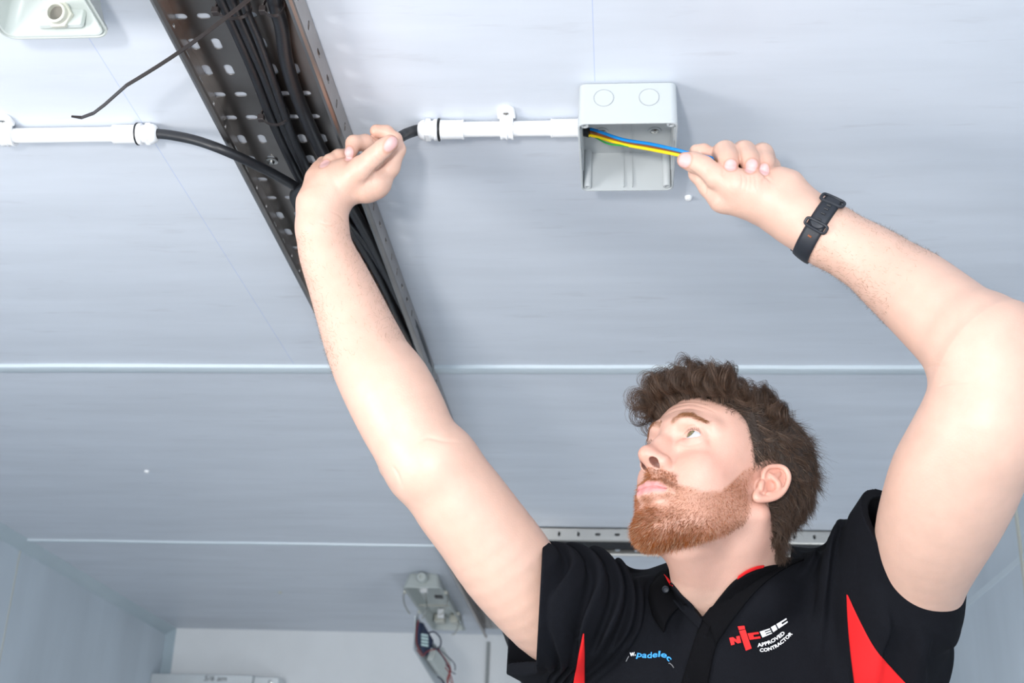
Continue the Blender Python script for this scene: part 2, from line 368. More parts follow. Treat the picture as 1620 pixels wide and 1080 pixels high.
gland(215, 0, 1, 'white cable gland gripping the black cable at the left of the tray')
def saddle(px, label):
    x = cx(px); root = empty('conduit_saddle', (x, YC, H), label, 'pipe clip', 'white conduit saddles')
    r0, r1 = .0102, .0135
    mb = MB(); prof = []
    for w0, w1, ro in ((-.0090, -.0050, .0138), (-.0050, -.0010, .0128), (-.0010, .0010, .0142), (.0010, .0050, .0128), (.0050, .0090, .0138)):
        prof += [(w0+.0008, ro), (w1-.0008, ro)]
    rings = []
    for w_, ro in prof: rings.append([(x+w_, YC+ro*math.cos(a), ZC+ro*math.sin(a)) for a in np.linspace(math.pi, 2*math.pi, 20)])
    ringsi = [[(x+w_, YC+r0*math.cos(a), ZC+r0*math.sin(a)) for a in np.linspace(math.pi, 2*math.pi, 20)] for w_, ro in prof]
    n = len(rings); mb.loft(rings, False, False, False); mb.loft(ringsi, False, False, False)
    for k in (0, n-1): mb.loft([rings[k], ringsi[k]], False, False, False)
    child('strap', mb, M['pvc'], root)
    mb = MB()
    for s in (-1, 1): mb.box((x-.0085, YC+s*.0120-.003, ZC-.003), (x+.0085, YC+s*.0120+.003, H))
    child('side_block', mb, M['pvc'], root, bevel=.0012)
    # lug towards the camera with a rounded end and its screw
    lug = [(x-.0115, YC-.010), (x-.0115, YC-.022)]+[(x-.0115*math.cos(a), YC-.022-.0115*math.sin(a)) for a in np.linspace(.2, math.pi-.2, 10)]+[(x+.0115, YC-.022), (x+.0115, YC-.010)]
    child('lug', MB().loft([[(a, b, H) for a, b in lug], [(a, b, H-.006) for a, b in lug]]), M['pvc'], root, bevel=.0012)
    child('screw', MB().lathe((x, YC-.022, H-.006), (0, 0, -1), [(0, .0038), (.001, .0036), (.002, .0022), (.002, .001), (.0012, .0008)], 16), M['screw'], root)
saddle(803, 'white saddle clip holding the conduit near the junction box')
saddle(9, 'white saddle clip holding the conduit at the left edge of the view')

# the black cables into the tray
cable([V3(cx(240), YC, ZC), V3(cx(247), YC, ZC), Z(272, 214, 2.480), Z(310, 222, 2.468), Z(350, 236, 2.455), Z(395, 256, 2.452), Z(440, 279, 2.458), Z(478, 303, 2.468), Z(520, 345, 2.474), Z(560, 395, zc-.004), Z(610, 480, zc-.004)], .0064,
      'black cable arching from the left gland down into the tray', name='black_cable')

# ------------------------------------------------------------------ junction box
bx = empty('junction_box', (.0085, 1.38, H), 'open light grey square plastic junction box on the ceiling, wires coming out of it', 'junction box')
X0, X1, Y0, Y1, ZR = -.0515, .0675, 1.300, 1.461, 2.4405
def rrect(x0, x1, y0, y1, r, n=6):
    o = []
    for cx_, cy_, a0 in ((x1-r, y1-r, 0), (x0+r, y1-r, 90), (x0+r, y0+r, 180), (x1-r, y0+r, 270)):
        for k in range(n+1):
            a = math.radians(a0+90*k/n); o.append((cx_+r*math.cos(a), cy_+r*math.sin(a)))
    return o
def ringz(pts, z): return [(x, y, z) for x, y in pts]
t = .0024; g = .0012
mb = MB()
mb.loft([ringz(rrect(X0+.004, X1-.004, Y0+.004, Y1-.004, .006), H-.0005), ringz(rrect(X0+g, X1-g, Y0+g, Y1-g, .008), H-.003), ringz(rrect(X0, X1, Y0, Y1, .009), ZR+.001), ringz(rrect(X0+.0008, X1-.0008, Y0+.0008, Y1-.0008, .009), ZR),
         ringz(rrect(X0+t, X1-t, Y0+t, Y1-t, .007), ZR), ringz(rrect(X0+t, X1-t, Y0+t, Y1-t, .007), ZR+.002), ringz(rrect(X0+t+.001, X1-t-.001, Y0+t+.001, Y1-t-.001, .006), H-.0035)])
child('body', mb, M['boxpl'], bx)
for k, (x, y) in enumerate(((X0+.0085, Y0+.0085), (X1-.0085, Y0+.0085), (X0+.0085, Y1-.0085), (X1-.0085, Y1-.0085))):
    child('screw_post', MB().lathe((x, y, H-.0035), (0, 0, -1), [(0, .0052), (H-ZR-.0055, .0048), (H-ZR-.005, .0044), (H-ZR-.005, .0026), (H-ZR-.015, .0024)], 20), M['boxpl'], bx)
mb = MB()
for x in (.0035, .0145):
    mb.box((x-.0006, Y1-.0055, ZR+.004), (x+.0006, Y1-t, H-.004)); mb.box((x-.0006, Y0+t, H-.0050), (x+.0006, Y1-t, H-.0034))
for s, x in ((1, X0+t), (-1, X1-t)):
    for k, (ya, yb, zz) in enumerate(((.02, .05, .014), (.05, .085, .022), (.085, .13, .034))):
        mb.box((min(x, x+s*.0018), Y0+ya, ZR+zz*.4), (max(x, x+s*.0018), Y0+yb, H-.004))
child('inner_ribs', mb, M['boxpl'], bx)
for x in (-.024, .043):
    a = child('screw_collar', MB().lathe((x, 1.405, H-.0035), (0, 0, -1), [(0, .0085), (.0015, .0083), (.0018, .0065), (.0006, .006)], 24), M['boxpl'], bx)
    child('fixing_screw', MB().lathe((x, 1.405, H-.0042), (0, 0, -1), [(0, .005), (.0012, .0048), (.0020, .0032), (.0020, .0012), (.0010, .001)], 16), M['screw'], a)
for x in (-.0205, .0335):     # knock-outs in the near side
    child('knockout', MB().lathe((x, Y0+.0007, 2.4765), (0, -1, 0), [(0, .0118), (.0006, .0118), (.0006, .0114), (-.0002, .0114), (-.0002, .0112), (.0004, .0110)], 40), M['boxpl'], bx)
M['groove'] = mat('groove_dark', (.22, .23, .24), .8)
for x in (-.0205, .0335):
    mb = MB(); mb.loft([[(x+r*math.cos(a), Y0+.0007-d, 2.4765+r*math.sin(a)) for a in np.linspace(0, 2*math.pi, 41)[:-1]] for r, d in ((.0122, .0003), (.0118, .0004))], False, False)
    child('knockout_groove', mb, M['groove'], bx)
# wires
w0 = V3(-.047, 1.381, 2.4815)
tag(obj('black_cable', MB().tube([w0+V3(-.02, 0, .001), w0+V3(0, 0, 0), w0+V3(.008, -.001, -.003)], .0062, 20), M['rubber']), 'stripped end of the black cable inside the junction box', 'cable')
grip = P(1082, 249, 1.505)
def wire(name, off0, offs, dd, m, lab, r=.0021):
    a = w0+V3(.006, -.001, -.002)+off0
    p = [a, a+V3(.008, -.001, -.002), P(985, offs[0], 1.575+dd), P(1030, offs[1], 1.54+dd), P(1072, offs[2], 1.508+dd), P(1095, offs[2]+6, 1.500+dd), P(1128, offs[2]+13, 1.498+dd), P(1150, offs[2]+22, 1.500+dd)]
    return tag(obj(name, MB().tube(cat(p, 8), r, 10), M[m]), lab, 'wire', 'insulated wires from the junction box')
wire('blue_wire', V3(0, -.0032, .0022), (220.5, 228, 237.5), 0, 'blue', 'blue insulated wire pulled from the junction box, upper of the three')
wire('brown_wire', V3(0, .0004, .0005), (224.5, 232.5, 241.5), .0032, 'brown', 'brown insulated wire pulled from the junction box, middle of the three')
ew = wire('earth_wire', V3(0, .0022, -.0034), (228, 236.5, 245), 0, 'yellow', 'yellow and green insulated wire, lowest of the three from the box')
a = w0+V3(.006, .0018, -.0062)
child('green_stripe', MB().tube(cat([a, a+V3(.008, -.001, -.002), P(962, 227.2, 1.587), P(985, 230.2, 1.5735), P(1000, 232.6, 1.563)], 8), [.0012]*30+[.0008, .0006, .0003], 8), M['green'], ew)

# ------------------------------------------------------------------ batten fittings
def fitting(x0, x1, y0, y1, zr, label, gear):
    cxm = (x0+x1)/2
    root = empty('batten_fitting', (cxm, (y0+y1)/2, H), label, 'light fitting', 'open batten light fittings')
    def rr(dx, dy, r): return rrect(x0+dx, x1-dx, y0+dy, y1-dy, r)
    t = .0022; mb = MB()
    mb.loft([ringz(rr(.016, .020, .012), H-.0005), ringz(rr(.012, .016, .014), H-.006), ringz(rr(.003, .003, .015), zr+.006), ringz(rr(.001, .001, .016), zr+.005), ringz(rr(0, 0, .017), zr+.003), ringz(rr(0, 0, .017), zr),
             ringz(rr(.002, .002, .015), zr-.0005), ringz(rr(.0028, .0028, .014), zr+.002), ringz(rr(.0046, .0046, .013), zr+.002), ringz(rr(.0052, .0052, .012), zr-.0005), ringz(rr(.007, .007, .011), zr),
             ringz(rr(.0075, .0075, .011), zr+.006), ringz(rr(.015, .019, .011), H-.009), ringz(rr(.019, .023, .008), H-.006)])
    child('housing', mb, M['fitpl'], root)
    return root
M['groove2'] = mat('bore_shade_grey', (.16, .15, .13), .7)
f1 = fitting(-.684, -.5605, .48, 1.132, 2.452, 'open pale plastic batten light housing with a cable nut, top left corner', False)
def on_end(px, py, y=1.1175): d = ray(px, py); return CAM+d*y/d[1]
gc = on_end(99, 30); wz = gc[2]
mb = MB(); mb.loft([[(x, 1.1185, z) for x, z in rrect(gc[0]-.026, gc[0]+.026, wz-.012, wz+.012, .004)], [(x, 1.1125, z-.0008) for x, z in rrect(gc[0]-.0245, gc[0]+.0245, wz-.0105, wz+.0105, .0035)]])
child('gland_boss', mb, M['fitpl'], f1, bevel=.001)
g0 = V3(gc[0], 1.113, wz); ax = V3(-.06, -1, -.30)
child('hex_nut', MB().lathe(g0, ax, [(0, .0150), (.0008, .0158), (.006, .0158), (.0068, .0148)], 6), M['ivory'], f1, bevel=.0008)
child('threaded_bush', MB().lathe(g0, ax, [(.005, .0118), (.013, .0115), (.0138, .0108), (.0138, .0088), (.002, .0085)], 32), M['ivory'], f1)
child('bore_shade_disc', MB().lathe(g0, ax, [(.0075, .0001), (.0076, .0086), (.0060, .0086)], 24), M['groove2'], f1)  # dark grey disc painted as the shade inside the hollow bush
# the far fitting with its gear tray hanging down
f2 = fitting(-.672, -.552, 3.90, 4.60, 2.452, 'far open batten light fitting on the ceiling with wire clips and gear hanging', True)
child('cable_gland', MB().lathe((-.612, 3.905, 2.482), (0, -1, -.05), [(0, .017), (.012, .017), (.016, .0155), (.024, .012), (.024, .007), (.016, .007)], 24), M['fitpl'], f2)
for (x, y) in ((-.622, 4.02), (-.62, 4.42)):
    child('lamp_holder', MB().box((x-.011, y-.012, 2.462), (x+.011, y+.012, 2.4915)), M['pvc'], f2, bevel=.002)
child('cross_bar', MB().box((-.665, 4.20, 2.456), (-.56, 4.206, 2.462)), M['clear'], f2)
child('bracket', MB().box((-.60, 4.10, 2.466), (-.575, 4.13, 2.472)), M['darkgrey'], f2)
mb = MB(); mb.box((-.655, 4.50, 2.464), (-.62, 4.55, 2.49)); mb.box((-.60, 4.50, 2.464), (-.57, 4.55, 2.49)); child('terminal_block', mb, M['ivory'], f2, bevel=.003)
for (x, y, s) in ((-.676, 3.99, -1), (-.676, 4.30, -1), (-.548, 3.99, 1), (-.548, 4.32, 1)):
    pts = [V3(x, y, 2.455), V3(x+s*.006, y, 2.448), V3(x+s*.004+.002, y, 2.42), V3(x-s*.004+.008, y, 2.395), V3(x+.020, y, 2.388)]
    if s > 0: pts = [V3(x, y, 2.458), V3(x+.008, y, 2.45), V3(x+.004, y, 2.42), V3(x-.006, y, 2.392), V3(x-.018, y, 2.386)]
    a = child('wire_clip', MB().tube(cat(pts, 5), .0022, 8), M['clear'], f2)
    child('clip_mount', MB().box((x-.006, y-.008, 2.452), (x+.006, y+.008, 2.461)), M['ivory'], a, bevel=.001)
# hanging gear tray
top = P(658, 975, 3.95); D2 = 3.95
gt = empty('gear_tray', top, 'long narrow lamp gear tray hanging nose down under the far fitting, wires trailing', 'gear tray')
def Q(x, y, d=0): return P(x, y, D2+d)
a0, a1 = Q(656, 976), Q(657, 1028)              # top end edge (upper, lower)
n_ = V3(*FW)
axis = Q(702, 1096, .18)-Q(656, 1024, 0)
side = Q(656, 976)-Q(656, 1024); nn = np.cross(axis, side); nn /= np.linalg.norm(nn)
wv = Q(700, 985, .02)-Q(660, 1030, 0)
e0 = Q(655, 1026); e1 = Q(706, 1100, .2); wvec = Q(686, 1002, .05)-Q(655, 1026)*1.0; wvec = wvec
c0, c1, c2, c3 = Q(655, 1026), Q(662, 976, .02), Q(706, 1048, .16), Q(704, 1094, .2)
c1b = Q(675, 980, .03)
nrm = np.cross(c2-c0, c1-c0); nrm /= np.linalg.norm(nrm)
if nrm@FW > 0: nrm = -nrm
def slab(poly, th):
    mb = MB(); mb.loft([[p for p in poly], [p-nrm*th for p in poly]]); return mb
child('steel_plate', slab([Q(655, 1027), Q(657, 973, .01), Q(664, 978, .02), Q(682, 1010, .06), Q(694, 1025, .1), Q(706, 1045, .14), Q(706, 1095, .2), Q(700, 1100, .2)], .004), M['alu'], gt, bevel=.001)
off = nrm*.012
child('circuit_board', slab([p+off for p in (Q(660, 1018), Q(659, 985, .01), Q(664, 984, .02), Q(681, 1012, .06), Q(674, 1034, .05), Q(668, 1036, .04))], .010), M['pcb'], gt)
for k in range(4):
    y = 1001+k*5.2
    child('terminal', slab([p+off*1.6 for p in (Q(660.5, y+3.6), Q(660.5, y), Q(669.5, y+1.5), Q(669.5, y+5))], .006), M['term'], gt)
child('ballast', slab([p+off*1.9 for p in (Q(674, 1043, .04), Q(680, 1024, .05), Q(692, 1022, .08), Q(704, 1043, .13), Q(704, 1074, .15), Q(700, 1078, .15))], .02), M['fitpl'], gt, bevel=.002)
M['redwire'] = mat('red_wire', (.25, .03, .03), .5); M['navy'] = mat('navy_wire', (.015, .02, .05), .5)
def gw(pts, m, r=.0016): child('wire', MB().tube(cat([Q(*p) for p in pts], 6), r, 6), M[m], gt)
gw([(676, 1002, -.01), (686, 999, -.03), (696, 1008, -.03), (697, 1020, -.02), (690, 1027, -.02), (682, 1022, -.01)], 'navy', .0024)
gw([(662, 980, -.01), (659, 1000, -.02), (660, 1020, -.01), (668, 1034, 0)], 'redwire')
gw([(670, 986, -.01), (678, 1005, -.02), (684, 1020, -.01)], 'navy')
gw([(694, 1026, -.02), (708, 1038, -.03), (719, 1050, -.03), (720, 1060, -.02)], 'navy')
gw([(692, 1026, -.02), (705, 1043, -.03), (713, 1058, -.03), (711, 1072, -.02), (718, 1090, -.02)], 'redwire')
gw([(688, 1024, -.02), (700, 1038, -.03), (708, 1052, -.03), (714, 1062, -.02), (721, 1066, -.02)], 'navy')
gw([(706, 1050, -.02), (712, 1060, -.02), (708, 1075, -.03), (710, 1092, -.02)], 'redwire', .003)
gw([(704, 1055, -.02), (712, 1066, -.02), (716, 1078, -.03), (719, 1096, -.02)], 'redwire')
gw([(692, 1070, -.02), (698, 1074, -.02), (703, 1082, -.03), (704, 1098, -.02)], 'navy', .0024)
gw([(659, 1027, -.005), (668, 1037, -.01), (676, 1030, -.02), (690, 1026, -.02)], 'redwire')
tag(obj('hanging_wire', MB().tube(cat([V3(-.618, 4.03, 2.464), Q(675, 962, -.05), Q(671, 972, 0), Q(668, 979, .0)], 6), .0022, 6), M['clear']), 'thin grey wire from the far fitting holding its gear tray', 'wire')

M['trunk'] = mat('grey_trunking', (.30, .32, .32), .5)
# ------------------------------------------------------------------ things on the back wall
tr = P(772, 1042, 1); d = ray(772, 1042); xw = (CAM+d*(YB-0)/d[1])[0]
tag(obj('wall_trunking', MB().box((xw-.006, YB-.012, 1.2), (xw+.006, YB, 2.47)), M['trunk'], bevel=.001), 'thin grey vertical trunking on the back wall under the tray end', 'trunking')
d = ray(262, 1065); p0 = CAM+d*(4.80)/d[1]; d = ray(440, 1066); p1 = CAM+d*(4.80)/d[1]
be = empty('metal_beam', ((p0[0]+p1[0])/2, 4.86, p0[2]), 'horizontal aluminium beam with handwriting at the bottom left, in front of back wall', 'beam')
xm = p0[0]+(p1[0]-p0[0])*.78
child('beam_body', MB().box((XL+.0, 4.80, p0[2]-.14), (xm, YB, p0[2])), M['alu'], be, bevel=.002)
child('end_plate', MB().box((xm, 4.815, p0[2]-.14), (p1[0], YB, p0[2]-.002)), M['alu'], be, bevel=.002)
child('bolt', MB().lathe((p1[0]-.03, 4.815, p0[2]-.022), (0, -1, 0), [(0, .008), (.004, .008), (.005, .005)], 12), M['screw'], be)
def text_mesh(body, size, bold=0):
    cu = bpy.data.curves.new('t', 'FONT'); cu.body = body; cu.size = size; cu.offset = bold; cu.align_x = 'LEFT'; cu.resolution_u = 3
    o = bpy.data.objects.new('t', cu); COL.objects.link(o); bpy.context.view_layer.update()
    dg = bpy.context.evaluated_depsgraph_get(); me = bpy.data.meshes.new_from_object(o.evaluated_get(dg))
    v = [tuple(q.co) for q in me.vertices]; f = [tuple(p.vertices) for p in me.polygons]
    bpy.data.objects.remove(o); bpy.data.curves.remove(cu); bpy.data.meshes.remove(me)
    return v, f
v, f = text_mesh('5/6 am', .034)
x_ = (CAM+ray(322, 1075)*4.80/ray(322, 1075)[1])
mb = MB(); mb.add([(x_[0]+a*.95+b*.15, 4.7985, x_[2]-.003+b*.8) for a, b, _ in v], f); child('handwriting', mb, M['ink'], be, smooth=False)
# yellowish sealant at the corner of the beam
# dark slanting rail behind the sleeve
pa, pb = P(797, 985, 2.3), P(843, 1110, 2.2)
sd = RT*.0085; 
mb = MB(); mb.loft([[p-sd, p-sd-FW*-.004, p+sd-FW*-.004, p+sd, p+sd+FW*.02, p-sd+FW*.02] for p in (pa+(pa-pb)*.1, pb+(pb-pa)*4.0)])
tag(obj('slanting_rail', mb, M['darkgrey']), 'dark slanting rail in the background, below the raised arm that holds the black cable', 'rail')

# ================================================================== implicit surfaces -> one continuous mesh
def rcone(a, b, ra, rb, flat=None):
    a = np.asarray(a, float); b = np.asarray(b, float); c = (a+b)/2; R = np.linalg.norm(b-a)/2+max(ra, rb)
    ab = (b-a).astype(np.float32); L2 = float(ab@ab)+1e-12; a32 = a.astype(np.float32)
    def f(p):
        q = p-a32; h = np.clip((q[:, 0]*ab[0]+q[:, 1]*ab[1]+q[:, 2]*ab[2])/L2, 0, 1); q = q-h[:, None]*ab
        if flat is not None:
            n, s = flat; n = np.asarray(n, np.float32); q = q+(q[:, 0]*n[0]+q[:, 1]*n[1]+q[:, 2]*n[2])[:, None]*n*np.float32(s-1)
        return np.sqrt(q[:, 0]**2+q[:, 1]**2+q[:, 2]**2)-(ra+(rb-ra)*h)
    return f, c, R
def ell(c, rad, Rm=None):
    c = np.asarray(c, float); rad = np.asarray(rad, float); c32 = c.astype(np.float32); Rm_ = None if Rm is None else np.asarray(Rm, np.float32)
    r32 = rad.astype(np.float32)
    def f(p):
        q = p-c32
        if Rm_ is not None: q = [q[:, 0]*Rm_[0, j]+q[:, 1]*Rm_[1, j]+q[:, 2]*Rm_[2, j] for j in range(3)]
        else: q = [q[:, 0], q[:, 1], q[:, 2]]
        k0 = np.sqrt((q[0]/r32[0])**2+(q[1]/r32[1])**2+(q[2]/r32[2])**2); k1 = np.sqrt((q[0]/r32[0]**2)**2+(q[1]/r32[1]**2)**2+(q[2]/r32[2]**2)**2)
        return k0*(k0-1)/np.maximum(k1, 1e-9)
    return f, c, rad.max()
def smin(a, b, k):
    if k <= 0: return np.minimum(a, b)
    h = np.maximum(k-np.abs(a-b), 0)/k; return np.minimum(a, b)-h*h*k*.25
def smax(a, b, k): return -smin(-a, -b, k)
# a group: dict(prims=[(op, prim, k)], k=blend into the rest, post=function(p, d))
def eval_groups(groups, pts, cen, rad):
    """pts (nb, m, 3) with block centres cen (nb,3) and half-diagonal rad"""
    nb, m_, _ = pts.shape; tot = np.full((nb, m_), .2, np.float32)
    for g in groups:
        loc = None; gm = np.zeros(nb, bool)
        if not g.get('sub'):
            loc = np.full((nb, m_), .2, np.float32)
        for op, (f, c, R), k in g['prims']:
            near = np.linalg.norm(cen-c, axis=1) < R*1.1+rad+k*1.5+.030
            idx = np.nonzero(near)[0]
            if not len(idx): continue
            d = f(pts[idx].reshape(-1, 3)).reshape(len(idx), m_)
            tgt = tot if g.get('sub') else loc
            if op == 'u': tgt[idx] = smin(tgt[idx], d, k)
            else: tgt[idx] = smax(tgt[idx], -d, k)
            gm |= near
        if g.get('sub'): 
            continue
        idx = np.nonzero(gm)[0]
        if not len(idx): continue
        l = loc[idx]
        if 'post' in g: l = g['post'](pts[idx].reshape(-1, 3), l.reshape(-1)).reshape(l.shape)
        tot[idx] = smin(tot[idx], l, g.get('k', 0))
    return tot
def surface(groups, lo, hi, h, B=12, post=None):
    lo = np.asarray(lo, float); hi = np.asarray(hi, float); S = B*h
    nbk = np.ceil((hi-lo)/S).astype(int); gi = np.stack(np.meshgrid(*[np.arange(n) for n in nbk], indexing='ij'), -1).reshape(-1, 3)
    cen = lo+(gi+.5)*S; rad = S*.5*math.sqrt(3)
    def ev(pts, cen_, r_):
        d = eval_groups(groups, pts, cen_, r_)
        return post(pts.reshape(-1, 3), d.reshape(-1)).reshape(d.shape) if post else d
    keep = []
    for s in range(0, len(gi), 20000):
        cc = cen[s:s+20000].astype(np.float32)
        d = ev(cc[:, None, :], cc, rad*1.6)[:, 0]; keep.append(np.abs(d) < rad*2.3)
    keep = np.concatenate(keep); gi = gi[keep]; cen = cen[keep]
    loc = np.stack(np.meshgrid(*[np.arange(B+1)]*3, indexing='ij'), -1).reshape(-1, 3)
    N = (nbk*B+2).astype(np.int64)
    key = lambda ijk: (ijk[..., 0]*N[1]+ijk[..., 1])*N[2]+ijk[..., 2]
    VK = []; VP = []; Q = []
    corner = np.array([(a, b, c) for a in (0, 1) for b in (0, 1) for c in (0, 1)])
    for s in range(0, len(gi), 400):
        g_ = gi[s:s+400]; base = g_*B
        pts = (lo+(base[:, None, :]+loc[None])*h).astype(np.float32)
        d = ev(pts, cen[s:s+400].astype(np.float32), rad).reshape(-1, B+1, B+1, B+1)
        sg = d < 0
        any_ = sg.reshape(len(g_), -1).any(1) & ~sg.reshape(len(g_), -1).all(1)
        d = d[any_]; sg = sg[any_]; base = base[any_]
        if not len(d): continue
        cs = sum(sg[:, a:a+B, b:b+B, c:c+B].astype(np.int8) for a, b, c in corner)
        bi, i, j, k = np.nonzero((cs > 0) & (cs < 8))
        acc = np.zeros((len(bi), 3)); cnt = np.zeros(len(bi))
        for e0 in corner:
            for ax in range(3):
                if e0[ax]: continue
                e1 = e0.copy(); e1[ax] = 1
                d0 = d[bi, i+e0[0], j+e0[1], k+e0[2]]; d1 = d[bi, i+e1[0], j+e1[1], k+e1[2]]
                cr = (d0 < 0) != (d1 < 0); t = np.where(cr, d0/np.where(cr, d0-d1, 1), 0)
                p = np.repeat(e0[None].astype(float), len(bi), 0); p[:, ax] = t
                acc += p*cr[:, None]; cnt += cr
        ijk = base[bi]+np.stack([i, j, k], 1); VP.append(lo+(ijk+acc/cnt[:, None])*h); VK.append(key(ijk))
        for ax in range(3):
            sl0 = sg[:, :B, :B, :B]; o = [0, 0, 0]; o[ax] = 1
            sl1 = sg[:, o[0]:o[0]+B, o[1]:o[1]+B, o[2]:o[2]+B]
            bi, i, j, k = np.nonzero(sl0 != sl1)
            if not len(bi): continue
            ijk = base[bi]+np.stack([i, j, k], 1); u = [0, 0, 0]; v = [0, 0, 0]; u[(ax+1) % 3] = 1; v[(ax+2) % 3] = 1
            u = np.array(u); v = np.array(v)
            q = np.stack([key(ijk-u-v), key(ijk-v), key(ijk), key(ijk-u)], 1)
            fl = ~sl0[bi, i, j, k]; q[fl] = q[fl][:, ::-1]; Q.append(q)
    VK = np.concatenate(VK); VP = np.concatenate(VP); Q = np.concatenate(Q)
    o = np.argsort(VK); VK = VK[o]; VP = VP[o]
    ix = np.searchsorted(VK, Q); ix = np.minimum(ix, len(VK)-1); ok = (VK[ix] == Q).all(1); Q = ix[ok]
    return VP, Q
def keep_biggest(V, Q, minfrac=.02):
    return V, Q
def np_mesh(name, V, Q, mt, parent=None, colors=None, smooth=True):
    me = bpy.data.meshes.new(name); n = len(Q); k = Q.shape[1]
    me.vertices.add(len(V)); me.vertices.foreach_set('co', np.ascontiguousarray(V, np.float32).ravel())
    me.loops.add(n*k); me.loops.foreach_set('vertex_index', np.ascontiguousarray(Q, np.int32).ravel())
    me.polygons.add(n); me.polygons.foreach_set('loop_start', np.arange(0, n*k, k, dtype=np.int32))
    me.polygons.foreach_set('use_smooth', np.full(n, smooth)); me.update(calc_edges=True)
    if colors is not None:
        a = me.attributes.new('Col', 'FLOAT_COLOR', 'POINT'); c4 = np.ones((len(V), 4), np.float32); c4[:, :3] = colors; a.data.foreach_set('color', c4.ravel())
    me.materials.append(mt); o = bpy.data.objects.new(name, me); COL.objects.link(o)
    if parent is not None: o.parent = parent
    return o

# ================================================================== the person
# head frame: x = his right, y = face forward, z = crown, in millimetres from between the ears
HM = np.array([[-.641, -.707, .298], [.766, -.616, .186], [.052, .348, .936]])
u_, s_, v_ = np.linalg.svd(HM); HM = u_@v_
HP = V3(.109, 1.451, 2.034)
def hd(x, y, z): return HP+HM@(V3(x, y, z)/1000)
def hell(c, r, rot=None):
    R = HM if rot is None else HM@rot
    return ell(hd(*c), V3(*r)/1000, R)
def hrc(a, b, ra, rb): return rcone(hd(*a), hd(*b), ra/1000, rb/1000)
def sym(f, *pts_r):
    pass
G = []
head = []
def hu(prim, k, op='u'): head.append((op, prim, k/1000))
hu(hell((0, -17, 47), (76, 97, 76)), 0); hu(hell((0, 44, 46), (63, 47.5, 50)), 16)
hu(hell((0, 30, -8), (59, 50, 60)), 22)
hu(hell((0, 54, -44), (36, 33, 40)), 22)
for s in (1, -1):
    hu(hell((s*34, 34, -40), (25, 36, 42)), 22); hu(hell((s*40, 54, -10), (19, 21, 17)), 20)
    hu(hrc((s*49, 4, -44), (s*39, 34, -70), 14.5, 13.5), 20); hu(hrc((s*39, 34, -70), (s*14, 62, -87), 13.5, 13), 18)
    hu(hell((s*55, 30, 22), (14, 30, 26)), 16)
hu(hell((0, 63, -86), (24, 16, 17)), 16); hu(hell((0, 24, -66), (44, 44, 23)), 20)
hu(hrc((-24, 84, 36), (24, 84, 36), 8, 8), 14)
for s in (1, -1):
    hu(hrc((s*22, 85, 36), (s*50, 68, 34), 7.5, 7), 12)
    hu(hell((s*32, 97, 17), (17, 16, 11.5)), 10, 's')
    hu(hell((s*34.5, 70.5, 18), (14.8, 14.8, 14.0)), 5)
    hu(hrc((s*20, 80, 9), (s*45, 69, 8), 4.5, 4.2), 8)
hu(hrc((0, 85, 31), (0, 94, 8), 7.5, 7.0), 12); hu(hrc((0, 92, 8), (0, 104, -12), 7.5, 8.5), 7)
hu(hell((0, 84, -10), (13, 14, 20)), 12)
hu(hell((0, 106.5, -16), (10, 9.5, 8.5)), 7); hu(hrc((0, 102.5, -20.5), (0, 92, -28), 5, 4.8), 5)
for s in (1, -1):
    hu(hrc((s*8, 100, -17), (s*13, 92, -19), 6.5, 7), 6); hu(hrc((s*13, 92, -19), (s*14, 86, -23), 7, 5.5), 5)
    
    hu(hrc((0, 89.5, -46.5), (s*13, 87.5, -47.5), 3.9, 3.6), 8); hu(hrc((s*13, 87.5, -47.5), (s*26, 78, -50.5), 4.0, 2.2), 8)
    hu(hrc((0, 87.5, -58), (s*12, 85.5, -57), 4.2, 3.8), 8); hu(hrc((s*12, 85.5, -57), (s*25, 77.5, -51.5), 4.2, 2.2), 8)
for s in (1, -1): hu(hrc((0, 94.5, -52.5), (s*14, 92, -52.5), .8, .8), 1.2, 's'); hu(hrc((s*14, 92, -52.5), (s*27, 81, -51), .8, .6), 1.2, 's')
for s in (1, -1): hu(hell((s*9.6, 99.0, -24.2), (4.9, 9.0, 5.6)), .8, 's')
hu(hell((0, 91, -71), (16, 5, 4)), 9, 's')
for s in (1, -1):   # eye opening: an almond cut through the lids
    hu(hell((s*35.5, 87, 18.2), (15.5, 12.5, 4.9)), .8, 's')
G.append(dict(prims=head, k=0))
# neck
nb_ = P(1160, 985, 1.575)
neck = [('u', rcone(hd(0, -26, -25), nb_, .060, .058), 0),
        ('u', rcone(hd(0, 20, -78), P(1112, 962, 1.528), .026, .024), .03),
        ('u', rcone(hd(-60, -18, -30), P(1128, 985, 1.512), .013, .010), .02), ('u', rcone(hd(60, -18, -30), P(1092, 985, 1.515), .013, .010), .02),
        ('u', ell(P(1092, 915, 1.487), (.011, .011, .014)), .02),
        ('u', rcone(nb_, P(1165, 1040, 1.57), .055, .055), .03)]
G.append(dict(prims=neck, k=.014))
